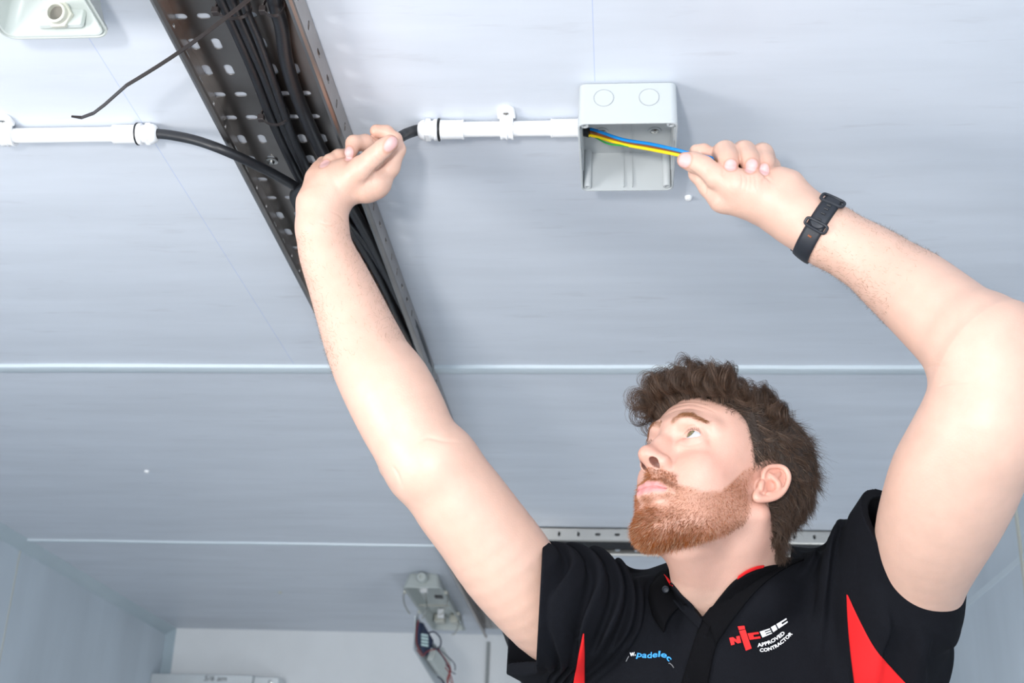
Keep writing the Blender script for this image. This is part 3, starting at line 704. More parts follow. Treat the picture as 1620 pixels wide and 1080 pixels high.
# ears
def ear(s):
    pr = []
    n_h = V3(1, -.40, 0); n_h /= np.linalg.norm(n_h)
    def e(zx, zy, o=0):                                   # traced on the seen ear, mirrored for the other
        dr = HM.T@ray(1160+zx/5.4, 700+zy/5.4)*1000; o0 = HM.T@(CAM-HP)*1000
        pl = (V3(-76-o, 0, 0)@n_h); t = (pl-o0@n_h)/(dr@n_h); q = o0+dr*t
        return (s*-q[0], q[1], q[2])
    K = .71/5.4
    def ch(pts, k):
        pts = cat(pts, 4)
        for a, b in zip(pts[:-1], pts[1:]): pr.append(('u', hrc(e(a[0], a[1], a[3]), e(b[0], b[1], b[3]), a[2]*K, b[2]*K), k))
    nw = HM@V3(-s*n_h[0]*-1, n_h[1]*-1 if s > 0 else n_h[1]*1, 0)
    nw = HM@(V3(n_h[0], n_h[1], 0) if s < 0 else V3(-n_h[0], n_h[1], 0))
    ch([(258, 290, 12, -1), (268, 245, 14, 0), (300, 212, 15, .6), (350, 203, 16, 1.2), (405, 205, 17, 2), (450, 232, 18, 2.4), (474, 285, 18, 2.4), (466, 345, 17, 2.2), (436, 405, 18, 1.6), (390, 450, 20, .6), (330, 474, 24, -.6), (262, 480, 28, -1.4), (203, 474, 30, -2), (200, 440, 24, -2.5), (222, 395, 18, -3)], .002)
    for (x0, y0, x1, y1, r0, r1, o) in ((330, 290, 400, 300, 96, 80, -2.6), (360, 260, 430, 270, 60, 52, -2.0), (330, 300, 390, 330, 96, 92, -2.6), (330, 360, 270, 420, 100, 70, -3.2), (260, 440, 215, 450, 50, 44, -2.6)):
        pr.append(('u', rcone(hd(*e(x0, y0, o)), hd(*e(x1, y1, o)), r0*K/1000, r1*K/1000, (nw, 6.0)), .003))
    pr.append(('u', hrc(e(330, 340, -8), e(280, 380, -9), 9, 10), .005))
    pr.append(('s', hell(e(315, 365, 1.2), (4.2, 7.5, 8.5)), .003))
    pr.append(('s', hell(e(240, 384, -2.5), (5, 2.6, 3)), .002))
    ch([(308, 268, 10, -.5), (345, 305, 13, .6), (385, 345, 14, .8), (385, 400, 14, .2), (340, 436, 14, 0), (292, 440, 15, 0)], .003)
    ch([(345, 305, 11, .2), (400, 262, 10, -.6)], .004)
    ch([(248, 330, 12, -.6), (240, 362, 15, -.6), (236, 405, 13, -1.4)], .003)
    return pr
for s in (-1, 1): G.append(dict(prims=ear(s), k=.005))
# ------------------------------------------------ limbs from pairs of outline points
def limb(st):
    out = []
    for (x0, y0), (x1, y1), D in st: out.append((P((x0+x1)/2, (y0+y1)/2, D), math.hypot(x1-x0, y1-y0)/2*D/FPX*1.0))
    q = cat([np.r_[c, r] for c, r in out], 3); return [(p[:3], p[3]) for p in q]
def limb_prims(L, k=.002):
    return [('u', rcone(L[i][0], L[i+1][0], L[i][1], L[i+1][1]), k) for i in range(len(L)-1)]
RA = limb([((470, 368), (551, 374), 1.583), ((474, 398), (561, 404), 1.578), ((486, 444), (583, 438), 1.57), ((499, 494), (606, 478), 1.555), ((512, 542), (628, 520), 1.54),
           ((528, 592), (652, 560), 1.52), ((546, 632), (682, 598), 1.50), ((570, 676), (708, 652), 1.485), ((598, 724), (728, 698), 1.475), ((618, 755), (752, 718), 1.47)])
RU = limb([((618, 752), (750, 718), 1.47), ((637, 776), (768, 736), 1.472), ((655, 812), (792, 762), 1.475), ((690, 862), (824, 800), 1.48), ((738, 933), (862, 846), 1.49), ((784, 985), (893, 893), 1.50), ((832, 1030), (930, 925), 1.52), ((880, 1050), (975, 945), 1.54)])
G.append(dict(prims=limb_prims(RA), k=.008))
G.append(dict(prims=limb_prims(RU)+[('u', rcone(P(618, 738, 1.50), P(640, 752, 1.50), .012, .02), .03), ('u', rcone(P(520, 420, 1.60), P(590, 560, 1.54), .028, .034), .03)], k=.015))
LA = limb([((1337, 332), (1283, 411), 1.446), ((1367, 346), (1318, 434), 1.438), ((1412, 368), (1354, 460), 1.425), ((1450, 390), (1378, 486), 1.41), ((1490, 411), (1404, 513), 1.39), ((1532, 440), (1434, 545), 1.365), ((1580, 474), (1463, 578), 1.34), ((1640, 505), (1480, 606), 1.315)])
LU = limb([((1484, 612), (1660, 580), 1.305), ((1462, 644), (1652, 690), 1.305), ((1437, 690), (1624, 745), 1.32), ((1413, 738), (1606, 785), 1.34), ((1398, 788), (1582, 830), 1.365), ((1392, 822), (1556, 878), 1.39), ((1392, 870), (1530, 925), 1.42), ((1392, 930), (1500, 985), 1.46), ((1345, 960), (1450, 1010), 1.50)])
G.append(dict(prims=limb_prims(LA), k=.008))
G.append(dict(prims=limb_prims(LU)+[('u', rcone(P(1655, 560, 1.32), P(1640, 600, 1.31), .03, .035), .03)], k=.015))
# torso under the shirt
G.append(dict(prims=[('u', rcone(P(985, 1015, 1.58), P(1335, 990, 1.575), .045, .048), 0), ('u', ell(P(1165, 1150, 1.57), (.17, .085, .19)), .04), ('u', rcone(P(1160, 1200, 1.56), P(1160, 1480, 1.53), .13, .125, (EX, .8)), .06)], k=.02))
# ------------------------------------------------ hands; joints as (zoomed x, zoomed y, depth, zoomed radius)
def HZ(x0, y0, sc):
    def f(zx, zy, D, r): return P(x0+zx/sc, y0+zy/sc, D), r/sc*D/FPX
    return f
NAILS = []
def chain(h, pts, k=.003):
    q = [h(*p) for p in pts]; return [('u', rcone(q[i][0], q[i+1][0], q[i][1], q[i+1][1]), k) for i in range(len(q)-1)]
r_ = HZ(440, 160, 4.5)
pal = chain(r_, [(308, 860, 1.585, 178), (318, 760, 1.587, 168), (400, 610, 1.592, 165), (520, 560, 1.592, 145), (640, 590, 1.590, 118), (705, 585, 1.588, 98)], .012)
pal += chain(r_, [(300, 700, 1.59, 150), (300, 560, 1.60, 92), (330, 500, 1.605, 70), (480, 420, 1.612, 62)], .012) + chain(r_, [(520, 560, 1.605, 120), (600, 470, 1.615, 80)], .012)
G.append(dict(prims=pal, k=.012))
G.append(dict(prims=chain(r_, [(500, 560, 1.575, 92), (590, 480, 1.565, 84), (680, 400, 1.560, 70), (745, 340, 1.557, 64), (798, 298, 1.555, 60)], .006), k=.006))        # thumb
G.append(dict(prims=chain(r_, [(715, 570, 1.592, 84), (800, 470, 1.592, 66), (852, 345, 1.592, 55), (838, 268, 1.603, 47)], .004), k=.006))                        # index, proximal
G.append(dict(prims=chain(r_, [(838, 268, 1.603, 46), (770, 222, 1.606, 50), (700, 212, 1.604, 47)], .003), k=.002))
G.append(dict(prims=chain(r_, [(600, 480, 1.62, 60), (690, 330, 1.612, 62), (620, 295, 1.600, 58), (540, 300, 1.590, 58), (516, 365, 1.580, 44)], .003), k=.0025))      # middle
G.append(dict(prims=chain(r_, [(520, 480, 1.62, 56), (500, 390, 1.612, 54), (430, 395, 1.602, 52), (368, 425, 1.594, 48), (335, 458, 1.588, 40)], .003), k=.0025))      # ring
G.append(dict(prims=chain(r_, [(420, 520, 1.62, 52), (380, 440, 1.615, 46), (320, 440, 1.608, 44), (285, 475, 1.600, 40), (280, 520, 1.594, 34)], .003), k=.0025))      # little
NAILS += [(r_(806, 296, 1.540, 0)[0], .0062, .0105, (.55, .83)), (r_(498, 372, 1.572, 0)[0], .0050, .0075, (.1, 1)), (r_(332, 452, 1.580, 0)[0], .0045, .006, (.6, .8))]
l_ = HZ(1040, 190, 4.697)
pal = chain(l_, [(1250, 850, 1.452, 222), (1130, 768, 1.458, 212), (1000, 690, 1.465, 205), (860, 600, 1.470, 196), (720, 560, 1.472, 172), (590, 555, 1.475, 140), (500, 585, 1.478, 100)], .012)
pal += chain(l_, [(1000, 560, 1.463, 130), (960, 490, 1.462, 112), (900, 440, 1.466, 80)], .012) + chain(l_, [(700, 500, 1.462, 130), (600, 480, 1.460, 118)], .01)
pal += chain(l_, [(760, 540, 1.50, 120), (820, 360, 1.515, 80), (560, 380, 1.515, 80), (500, 540, 1.495, 100)], .012)
G.append(dict(prims=pal, k=.012))
G.append(dict(prims=chain(l_, [(560, 470, 1.462, 108), (440, 420, 1.468, 88), (345, 345, 1.474, 74), (270, 312, 1.478, 70), (205, 298, 1.480, 60)], .006), k=.006))      # thumb
G.append(dict(prims=chain(l_, [(470, 590, 1.480, 92), (380, 500, 1.486, 70), (295, 400, 1.492, 60), (262, 320, 1.506, 52), (290, 232, 1.512, 50)], .004), k=.005))      # index proximal
G.append(dict(prims=chain(l_, [(290, 232, 1.512, 50), (345, 228, 1.510, 52), (392, 242, 1.505, 45)], .003), k=.002))
G.append(dict(prims=chain(l_, [(540, 380, 1.51, 74), (495, 250, 1.505, 72), (506, 236, 1.486, 64), (530, 288, 1.471, 57), (550, 326, 1.460, 50)], .014), k=.002))      # middle
G.append(dict(prims=chain(l_, [(700, 380, 1.51, 72), (640, 240, 1.505, 70), (650, 236, 1.484, 64), (686, 296, 1.468, 57), (712, 340, 1.456, 50)], .014), k=.002))      # ring
G.append(dict(prims=chain(l_, [(850, 380, 1.51, 66), (780, 252, 1.505, 64), (784, 250, 1.484, 58), (799, 316, 1.469, 50), (797, 362, 1.459, 45)], .014), k=.002))      # little
NAILS += [(l_(196, 300, 1.4655, 0)[0], .0062, .0100, (.35, .94)), (l_(547, 334, 1.452, 0)[0], .0055, .0055, (0, 1)), (l_(700, 334, 1.4455, 0)[0], .0058, .0075, (.5, .86)), (l_(796, 366, 1.4515, 0)[0], .0045, .006, (0, 1))]

def skin_post(p, d):
    # thin raised nail plates
    return d
import time as _t; _t0 = _t.time()
person = empty('person', (P(1160, 1480, 1.53)[0], P(1160, 1480, 1.53)[1], FLOOR), 'bearded man with curly brown hair, black and red polo shirt, reaching up to pull cables', 'person')
ORG = np.array(person.location)
VB, QB = surface(G, P(1160, 640, 1.5)+V3(-.66, -.45, -.62), P(1160, 640, 1.5)+V3(.50, .30, .50), .00118)
print('body', len(VB), round(_t.time()-_t0, 1))
# skin colours
def gauss(p, c, r): return np.exp(-(((p-c)/r)**2).sum(1))
def to_head(V): return ((V-HP)@HM)*1000
def skin_colors(V):
    c = np.tile(V3(.67, .43, .335), (len(V), 1)); q = to_head(V)
    def mixc(w, col): 
        nonlocal c
        w = np.clip(w, 0, 1)[:, None]; c = c*(1-w)+np.array(col)*w
    hm = np.exp(-np.maximum(np.linalg.norm((q-V3(0, 20, 0))/V3(85, 110, 120), axis=1)-1, 0)*12)
    mixc(.6*hm, (.65, .36, .28))
    for s in (1, -1):
        mixc(.40*gauss(q, V3(s*48, 60, -12), V3(26, 30, 20)), (.64, .27, .21)); mixc(.5*gauss(q, V3(s*80, -12, 4), V3(14, 26, 36)), (.68, .26, .18))
        mixc(.35*gauss(q, V3(s*31, 84, 14), V3(17, 12, 10)), (.66, .28, .24))
        e_ = (((q-V3(s*9.6, 99.0, -24.0))/V3(5.0, 9.1, 5.9))**2).sum(1); mixc(np.clip((1.06-e_)*7, 0, 1)*(q[:, 2] > -26.0), (.06, .022, .016))  # shade inside the nostril painted into the skin colour
    mixc(.45*gauss(q, V3(0, 106, -16), V3(17, 18, 13)), (.64, .26, .19))
    # lips
    zc_ = -54.5-.0022*q[:, 0]**2*0; w = (np.abs(q[:, 0]) < 25)*(q[:, 1] > 78)*np.exp(-((q[:, 2]+52.2)/(8.2*np.sqrt(np.clip(1-(q[:, 0]/26)**2, .02, 1))))**6)
    mixc(.85*w, (.66, .27, .27))
    mixc(np.exp(-((q[:, 2]+51.5)/.9)**2)*(np.abs(q[:, 0]) < 26)*(q[:, 1] > 78)*.6, (.35, .10, .09))
    # beard-coloured root tint on the skin under the hairs
    b = beard_mask(q)*(np.linalg.norm(q/V3(90, 125, 125), axis=1) < 1.18); mixc(.50*b, (.38, .14, .06))
    nearh = np.linalg.norm(q/V3(95, 130, 140), axis=1) < 1.1
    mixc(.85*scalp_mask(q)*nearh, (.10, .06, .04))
    for s in (1, -1): mixc(.55*brow_mask(q, s), (.34, .17, .10))
    # hands a touch pinker at the finger ends
    tips = [r_(700, 212, 1.60, 0)[0], r_(838, 300, 1.6, 0)[0], r_(520, 360, 1.58, 0)[0], r_(300, 470, 1.59, 0)[0], r_(800, 300, 1.555, 0)[0], l_(380, 240, 1.505, 0)[0], l_(545, 320, 1.46, 0)[0], l_(710, 340, 1.455, 0)[0], l_(797, 360, 1.455, 0)[0], l_(200, 298, 1.48, 0)[0]]
    for t in tips: mixc(.30*gauss(V, t, .012), (.68, .26, .17))
    for n, a, b_, d_ in NAILS:
        a, b_ = a*1.25, b_*1.2
        t1 = RT*d_[0]+UP*d_[1]; t1 /= np.linalg.norm(t1); t2 = np.cross(t1, FW); e_ = V-n
        m_ = ((e_@t1)/b_)**2+((e_@t2)/a)**2+((e_@FW)/.013)**2
        mixc(np.clip((1.15-m_)*5, 0, 1)*.9, (.70, .43, .42)); mixc(np.exp(-((m_-1.35)/.35)**2)*.5, (.50, .22, .15))
    return c
def smooth01(x): x = np.clip(x, 0, 1); return x*x*(3-2*x)
def beard_mask(q):
    x, y, z = np.abs(q[:, 0]), q[:, 1], q[:, 2]
    up = np.interp(y, [0, 12, 23, 28, 40, 58, 75], [20, 15, 3, -11, -34, -45, -44])      # cheek line
    mo = smooth01((34-x)/7)*(y > 72); up = up*(1-mo)+mo*np.where(x < 18, -26.5, -26.5-(x-18)*.45)
    top = smooth01((up-z)/8+.35)
    back = smooth01((y-np.interp(z, [-112, -100, -88, -72, -52, -25, 10], [44, 36, 24, 8, -5, -2, 6]))/9+.35)
    lips = np.exp(-((x/26)**2+((z+52.5)/8.4)**2)**3)*(y > 74)
    under = np.exp(-(((x-16)/10)**2+((z+65)/4.5)**2))*(y > 70)*.85
    m_ = top*back*(1-np.clip(lips*1.3, 0, 1))*(1-under); m_[(z > -28)] *= np.where(y[z > -28] > 84, .1, 1)
    return m_*(.5+.5*smooth01((-4-z)/24+.2))*smooth01((73.5-x)/3)
def hairline(q):
    """positive where scalp hair grows"""
    x, y, z = np.abs(q[:, 0]), q[:, 1], q[:, 2]
    az = np.arctan2(x, y+14)                                      # 0 front, pi back
    zl = np.interp(az, [0, .185, .4, .57, .75, .9, 1.03, 1.12, 1.2, 1.3, 1.45, 1.56, 1.66, 1.74, 1.85, 2.2, math.pi], [74, 70, 66, 62, 60, 52, 34, 20, 10, 16, 26, 27, 20, 2, -26, -38, -42])
    return z-zl
def scalp_mask(q): return smooth01(hairline(q)/15+.15)*(np.abs(q[:, 0]) < 77.5)
def brow_mask(q, s):
    x, y, z = q[:, 0]*s, q[:, 1], q[:, 2]; zc_ = 35+np.interp(x, [10, 32, 52], [0, 5.5, -1]); hw = np.interp(x, [8, 20, 52], [4.8, 4.4, 2.2])
    return np.exp(-((z-zc_)/hw)**4)*smooth01((x-7)/4)*smooth01((54-x)/6)*(y > 50)
# fine creases pressed into the skin: outlines seen in the photo, width and depth of each fold
def vnormals(V, Q):
    a, b, c = V[Q[:, 0]], V[Q[:, 1]], V[Q[:, 2]]; fn = np.cross(b-a, c-a); N = np.zeros_like(V)
    for j in range(4): np.add.at(N, Q[:, j], fn)
    return N/(np.linalg.norm(N, axis=1, keepdims=True)+1e-12)
def press(V, N, lines):
    X, Y_, D = pj(V); front = (N@FW) < .25; out = V.copy(); tot = np.zeros(len(V))
    for pts, w_, dep, d0, d1 in lines:
        c = np.array(cat([V3(a, b, 0) for a, b in pts], 4))[:, :2]; bb = (X > c[:, 0].min()-8) & (X < c[:, 0].max()+8) & (Y_ > c[:, 1].min()-8) & (Y_ < c[:, 1].max()+8) & front & (D > d0) & (D < d1)
        i = np.nonzero(bb)[0]
        if not len(i): continue
        dist = np.full(len(i), 1e9); tm = np.zeros(len(i)); n = len(c)-1
        for k in range(n):
            e = c[k+1]-c[k]; t = np.clip(((X[i]-c[k, 0])*e[0]+(Y_[i]-c[k, 1])*e[1])/(e@e+1e-9), 0, 1); dd = np.hypot(X[i]-c[k, 0]-t*e[0], Y_[i]-c[k, 1]-t*e[1]); m = dd < dist; dist[m] = dd[m]; tm[m] = (k+t[m])/n
        tot[i] += dep*np.exp(-(dist/w_)**2)*np.sin(np.pi*np.clip(tm, .02, .98))**.5
    return out-N*tot[:, None]
def zl(x0, y0, sc, pts): return [(x0+a/sc, y0+b/sc) for a, b in pts]
A_ = lambda pts: zl(1030, 180, 4.63, pts)
B_ = lambda pts: zl(440, 160, 3.6, pts)
F_ = lambda pts: zl(940, 570, 3.6, pts)
CR = []
for p_ in ([(800, 425), (840, 455), (880, 500)], [(812, 500), (835, 470), (845, 450)], [(525, 400), (530, 430), (520, 460)], [(270, 400), (330, 450), (385, 500)], [(385, 500), (400, 540), (395, 590)]): CR.append((A_(p_), 2.0, .0012, 1.3, 1.6))
for p_ in ([(700, 440), (705, 500), (695, 570)], [(730, 430), (735, 500), (730, 560)], [(760, 440), (768, 500), (770, 550)], [(660, 430), (668, 490), (660, 550)]): CR.append((A_(p_), 1.5, .0005, 1.3, 1.6))
for p_ in ([(495, 470), (560, 390), (640, 320), (680, 270)],): CR.append((B_(p_), 2.2, .0016, 1.4, 1.7))
for p_ in ([(545, 300), (575, 330), (600, 345)], [(560, 285), (590, 310), (612, 330)], [(530, 320), (555, 350), (580, 360)], [(235, 690), (300, 705), (370, 690)], [(300, 625), (350, 650), (380, 690)]): CR.append((B_(p_), 1.5, .0006, 1.4, 1.7))
for p_ in ([(395, 300), (470, 262), (560, 250), (650, 275), (700, 300)], [(385, 330), (450, 290), (540, 272), (620, 290)], [(400, 280), (470, 245), (560, 232), (660, 250)]): CR.append((F_(p_), 1.4, .0005, 1.3, 1.55))
CR.append((F_([(505, 415), (540, 378), (590, 380), (625, 425)]), 1.5, .0012, 1.3, 1.55))
CR.append((F_([(470, 470), (530, 482), (600, 470), (650, 440)]), 2.5, .0007, 1.3, 1.55))
CR.append((F_([(440, 600), (480, 660), (500, 710)]), 3, .0009, 1.3, 1.55))
CR.append(([(1466, 582), (1480, 578), (1497, 576)], 1.6, .0009, 1.1, 1.6)); CR.append(([(1484, 612), (1500, 606), (1530, 605)], 2.5, .0012, 1.1, 1.6))
CR.append(([(662, 700), (676, 692), (700, 697), (728, 700)], 3, .0010, 1.3, 1.6)); CR.append(([(622, 738), (630, 752), (636, 770)], 2.5, .0012, 1.3, 1.6))
NB = vnormals(VB, QB); VB = press(VB, NB, CR)
body = np_mesh('body', VB-ORG, QB, M['skin'], person, skin_colors(VB))

# ------------------------------------------------ eyes
def make_eye(s):
    c0 = V3(s*34.5, 70.5, 18); R = 13.7; n, m_ = 40, 48; gz = V3(s*.0+.10, .96, .24); gz /= np.linalg.norm(gz)
    a = np.cross(gz, (0, 0, 1)); a /= np.linalg.norm(a); b = np.cross(gz, a); V = []; Cc = []
    for i in range(n+1):
        th = math.pi*(i/n)**1.6
        for j in range(m_):
            ph = 2*math.pi*j/m_; bul = 1+.06*math.exp(-(th/.42)**4)
            V.append(c0+R*bul*(math.cos(th)*gz+math.sin(th)*(math.cos(ph)*a+math.sin(ph)*b)))
            Cc.append((.012, .01, .01) if th < .17 else ((.16+.06*math.sin(ph*9), .13+.03*math.sin(ph*9), .06) if th < .42 else ((.09, .08, .06) if th < .48 else (.50, .49, .49))))
    V = np.array([hd(*v) for v in V]); F = [((i*m_+j), i*m_+(j+1) % m_, (i+1)*m_+(j+1) % m_, (i+1)*m_+j) for i in range(n) for j in range(m_)]
    return np_mesh('eye', V-ORG, np.array(F), M['eye'], person, np.array(Cc))
for s in (1, -1): make_eye(s)
BODY = BVHTree.FromPolygons(VB.tolist(), QB.tolist())

# ------------------------------------------------ hair
rng = np.random.default_rng(7)
def strands(name, paths, r0, cols, m='hair', parent=person, taper=.25):
    """paths (n, k, 3) in world metres -> three-sided tapering tubes in one mesh"""
    n, k, _ = paths.shape
    T = np.gradient(paths, axis=1); T /= np.linalg.norm(T, axis=2, keepdims=True)+1e-12
    ref = rng.normal(size=(n, 1, 3)); A = np.cross(T, ref); A /= np.linalg.norm(A, axis=2, keepdims=True)+1e-12; Bv = np.cross(T, A)
    rr = (np.asarray(r0).reshape(-1, 1)*np.linspace(1, taper, k)[None])[..., None]
    ring = [paths+rr*(math.cos(a)*A+math.sin(a)*Bv) for a in (0, 2.0944, 4.18879)]
    V = np.stack(ring, 2).reshape(-1, 3); base = (np.arange(n)[:, None]*k+np.arange(k-1)[None]).reshape(-1)*3
    Q = np.concatenate([np.stack([base+a, base+b, base+3+b, base+3+a], 1) for a, b in ((0, 1), (1, 2), (2, 0))])
    return np_mesh(name, V-ORG, Q, M[m], parent, np.repeat(cols, k*3, 0))
NB = vnormals(VB, QB); HQ = to_head(VB)
def pick(w, n): return rng.choice(len(w), n, p=w/w.sum())
# beard
bm_ = beard_mask(HQ)*(np.linalg.norm(HQ/V3(90, 125, 125), axis=1) < 1.18)
# strands want even area density: mesh vertices are spread evenly
idx = pick(bm_**1.3, 19000); root = VB[idx]+rng.normal(0, .0005, (19000, 3)); nr = NB[idx]; q = HQ[idx]
down = np.stack([np.sign(q[:, 0])*.15, np.where(q[:, 1] > 40, .35, .05), -np.ones(len(q))], 1)@HM.T
mst = (q[:, 1] > 76) & (q[:, 2] > -50); side_ = (np.stack([np.sign(q[:, 0])*.9, 0*q[:, 1], -.8+0*q[:, 1]], 1))@HM.T
flow = np.where(mst[:, None], side_, down)
chin = smooth01((-q[:, 2]-60)/30)*smooth01((q[:, 1]-10)/40)
ln = (.0026+.0036*chin+.001*mst)*rng.uniform(.6, 1.25, len(q))
dirs = nr*rng.uniform(.5, .9, (len(q), 1))+flow*.75+rng.normal(0, .28, (len(q), 3)); dirs /= np.linalg.norm(dirs, axis=1, keepdims=True)
t = np.linspace(0, 1, 5); curl = rng.normal(0, .12, (len(q), 3))
pth = root[:, None]+ln[:, None, None]*(dirs[:, None]*t[None, :, None]+(flow*.35+curl)[:, None]*(t**2)[None, :, None])-nr[:, None]*.0004
cb = (V3(.40, .14, .045)*(1-chin[:, None])+V3(.35, .105, .024)*chin[:, None])*rng.uniform(.45, 1.6, (len(q), 1)); lt = rng.random(len(q)) < .13*(.4+chin); cb[lt] = V3(.72, .50, .34)
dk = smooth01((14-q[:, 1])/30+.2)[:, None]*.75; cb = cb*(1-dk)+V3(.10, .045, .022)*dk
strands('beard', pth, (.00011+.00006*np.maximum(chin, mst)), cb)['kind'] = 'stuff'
# brows and lashes
for s in (1, -1):
    w_ = brow_mask(HQ, s); idx = pick(w_**2, 520); q = HQ[idx]; nr = NB[idx]
    fl = np.stack([s*np.ones(len(q)), -.35*np.ones(len(q)), np.interp(q[:, 0]*s, [8, 25, 50], [1.1, .3, -.5])], 1)@HM.T
    d_ = nr*.35+fl+rng.normal(0, .15, (len(q), 3)); d_ /= np.linalg.norm(d_, axis=1, keepdims=True)
    ln = .0062*rng.uniform(.6, 1.1, (len(q), 1, 1)); pth = VB[idx][:, None]+ln*(d_[:, None]*t[None, :, None]-nr[:, None]*(t**2)[None, :, None]*.25)
    strands('eyebrow', pth, .00016, V3(.27, .11, .04)*rng.uniform(.6, 1.5, (len(q), 1)))['kind'] = 'stuff'
    a = np.linspace(-1, 1, 46); lx = 34.5+12.2*a; lz = 18+5.9*np.sqrt(1-a*a*.98); ly = 70.5+np.sqrt(np.maximum(14.6**2-(lx-34.5)**2-(lz-18)**2, 0))
    rt = np.array([hd(s*x, y, z) for x, y, z in zip(lx, ly, lz)]); d_ = np.stack([s*(a*.5), np.ones(46)*.9, np.ones(46)*.15], 1)@HM.T; u2 = HM@V3(0, 0, 1)
    pth = rt[:, None]+rng.uniform(.0022, .0042, (46, 1, 1))*((d_+rng.normal(0, .22, (46, 3)))[:, None]*t[None, :, None]+u2*(t**2)[None, :, None]*.35)
    strands('eyelashes', pth, .00014, np.tile(V3(.05, .025, .015), (46, 1)))['kind'] = 'stuff'
# scalp cap: a low rough shell that the strands cover
hl = hairline(HQ); capm = smooth01(hl/14-.35)*(np.abs(HQ[:, 0]) < 79)*(np.linalg.norm(HQ/V3(90, 125, 135), axis=1) < 1.06)
fm = (capm[QB] > .02).all(1)
wv = .5+.5*np.sin(HQ[:, 2]*.42+2.2*np.sin(HQ[:, 1]*.16+HQ[:, 0]*.12)+np.sin(HQ[:, 0]*.31)*1.2)*np.sin(HQ[:, 0]*.27-HQ[:, 2]*.1+1.3*np.sin(HQ[:, 1]*.2))
thick = capm*smooth01(hl/26)*(np.abs(HQ[:, 0]) < 79)*(.002+.004*smooth01((HQ[:, 2]-50)/40)+.0045*smooth01((-HQ[:, 1]-5)/55)+.0022*wv)
ux, inv = np.unique(QB[fm], return_inverse=True)
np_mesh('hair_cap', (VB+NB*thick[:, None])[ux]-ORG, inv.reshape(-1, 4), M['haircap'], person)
# short hair on the sides and back
def hcol(n): return np.tile(V3(.078, .044, .027), (n, 1))*rng.uniform(.45, 1.8, (n, 1))
wt = (1+1.2*(HQ[:, 2] < 70))*smooth01(hl/13+.62)*(np.abs(HQ[:, 0]) < 78.5)*(np.linalg.norm(HQ/V3(90, 125, 135), axis=1) < 1.06)
n1 = 24000; idx = pick(wt, n1); q = HQ[idx]; nr = NB[idx]; K = 9; t = np.linspace(0, 1, K)
cl = np.floor(q/9.)                                                # neighbours lean together in tufts
hsh = np.sin(cl@np.array([[12.9, 78.2, 37.7], [39.3, 11.1, 83.1], [73.2, 52.2, 9.1]]))*43758.5; tuft = (hsh-np.floor(hsh))-.5
fl = np.stack([0*q[:, 0], -1.0+0*q[:, 0], np.where(q[:, 2] > 60, .0, -.55)-.5*smooth01((-q[:, 1]-30)/50)], 1)@HM.T
back = smooth01((-q[:, 1]-5)/50); topz = smooth01((q[:, 2]-40)/40)
ln = (.0095+.001*back+.007*topz)*smooth01(hairline(q)/26+.38)*rng.uniform(.7, 1.25, n1)
d_ = nr*.42+fl*.75+tuft@HM.T*.8+rng.normal(0, .16, (n1, 3)); d_ /= np.linalg.norm(d_, axis=1, keepdims=True)
cv = (fl*.4-nr*.60)+tuft@HM.T*1.1+rng.normal(0, .22, (n1, 3)); ph = rng.uniform(0, 6.28, (n1, 1, 1)); sd = np.cross(d_, nr); sd /= np.linalg.norm(sd, axis=1, keepdims=True)+1e-9
pth = (VB+NB*(thick*rng.uniform(.6, .98, len(VB)))[:, None])[idx][:, None]+ln[:, None, None]*(d_[:, None]*t[None, :, None]+cv[:, None]*(t**2)[None, :, None]*.8+sd[:, None]*.07*np.sin(t[None, :, None]*5+ph)*t[None, :, None])
cc = hcol(n1); gl = rng.random(n1) < .03+.06*(q[:, 1] > -10)*(q[:, 2] < 60); cc[gl] = V3(.26, .19, .14)
strands('short_hair', pth, .00020, cc)['kind'] = 'stuff'
# long curls on top and over the brow
CL = []
wtop = wt*smooth01((HQ[:, 2]-62)/16)*smooth01((HQ[:, 1]+28)/26)
nc = 185; idx = pick(wtop*(1+1.6*smooth01((HQ[:, 1]-20)/40)), nc); per = 40; K = 28; t = np.linspace(0, 1, K)
allp = []; allc = []
for i in idx:
    q = HQ[i]; r = VB[i]; nh = NB[i]; fr = smooth01(np.array([(q[1]-5)/55]))[0]
    up_h = HM@V3(rng.normal(0, .25), .55*fr+.1, 1); up_h /= np.linalg.norm(up_h)
    ax = HM@V3(rng.choice([-1, 1])*rng.uniform(.6, 1), rng.normal(0, .45), rng.normal(0, .3)); ax /= np.linalg.norm(ax)
    L = rng.uniform(.022, .046)*(.42+.58*fr); Rc = rng.uniform(.0060, .0125); turns = rng.uniform(.8, 1.6)
    e1 = up_h-ax*(up_h@ax); e1 /= np.linalg.norm(e1); e2 = np.cross(ax, e1)
    if e2@(HM@V3(0, 1, .2)) < 0: e2 = -e2
    base_dir = nh*.5+up_h*.6; base_dir /= np.linalg.norm(base_dir)
    stem = np.minimum(t, .45)/.45; cu = np.clip((t-.35)/.65, 0, 1)
    cen = r+base_dir*L*.62
    th = cu*2*math.pi*turns
    path = r[None]+base_dir[None]*(L*.62*stem)[:, None]+e2[None]*(Rc*(1-np.cos(th)))[:, None]+e1[None]*(Rc*np.sin(th))[:, None]+ax[None]*(cu*.006*rng.normal())[:, None]
    path = path+e2[None]*(L*.18*stem**2*(.4+fr))[:, None]
    off = rng.normal(0, .0019, (per, 1, 3))*(1.1-.1*t)[None, :, None]; off -= (off@base_dir)[..., None]*base_dir*.3
    sc = rng.normal(1, .10, (per, 1, 1)); pp = r+(path-r)[None]*sc+off+rng.normal(0, .0006, (per, 1, 3))*np.sin(t*9)[None, :, None]
    allp.append(pp); allc.append(hcol(per)*rng.uniform(.8, 1.35))
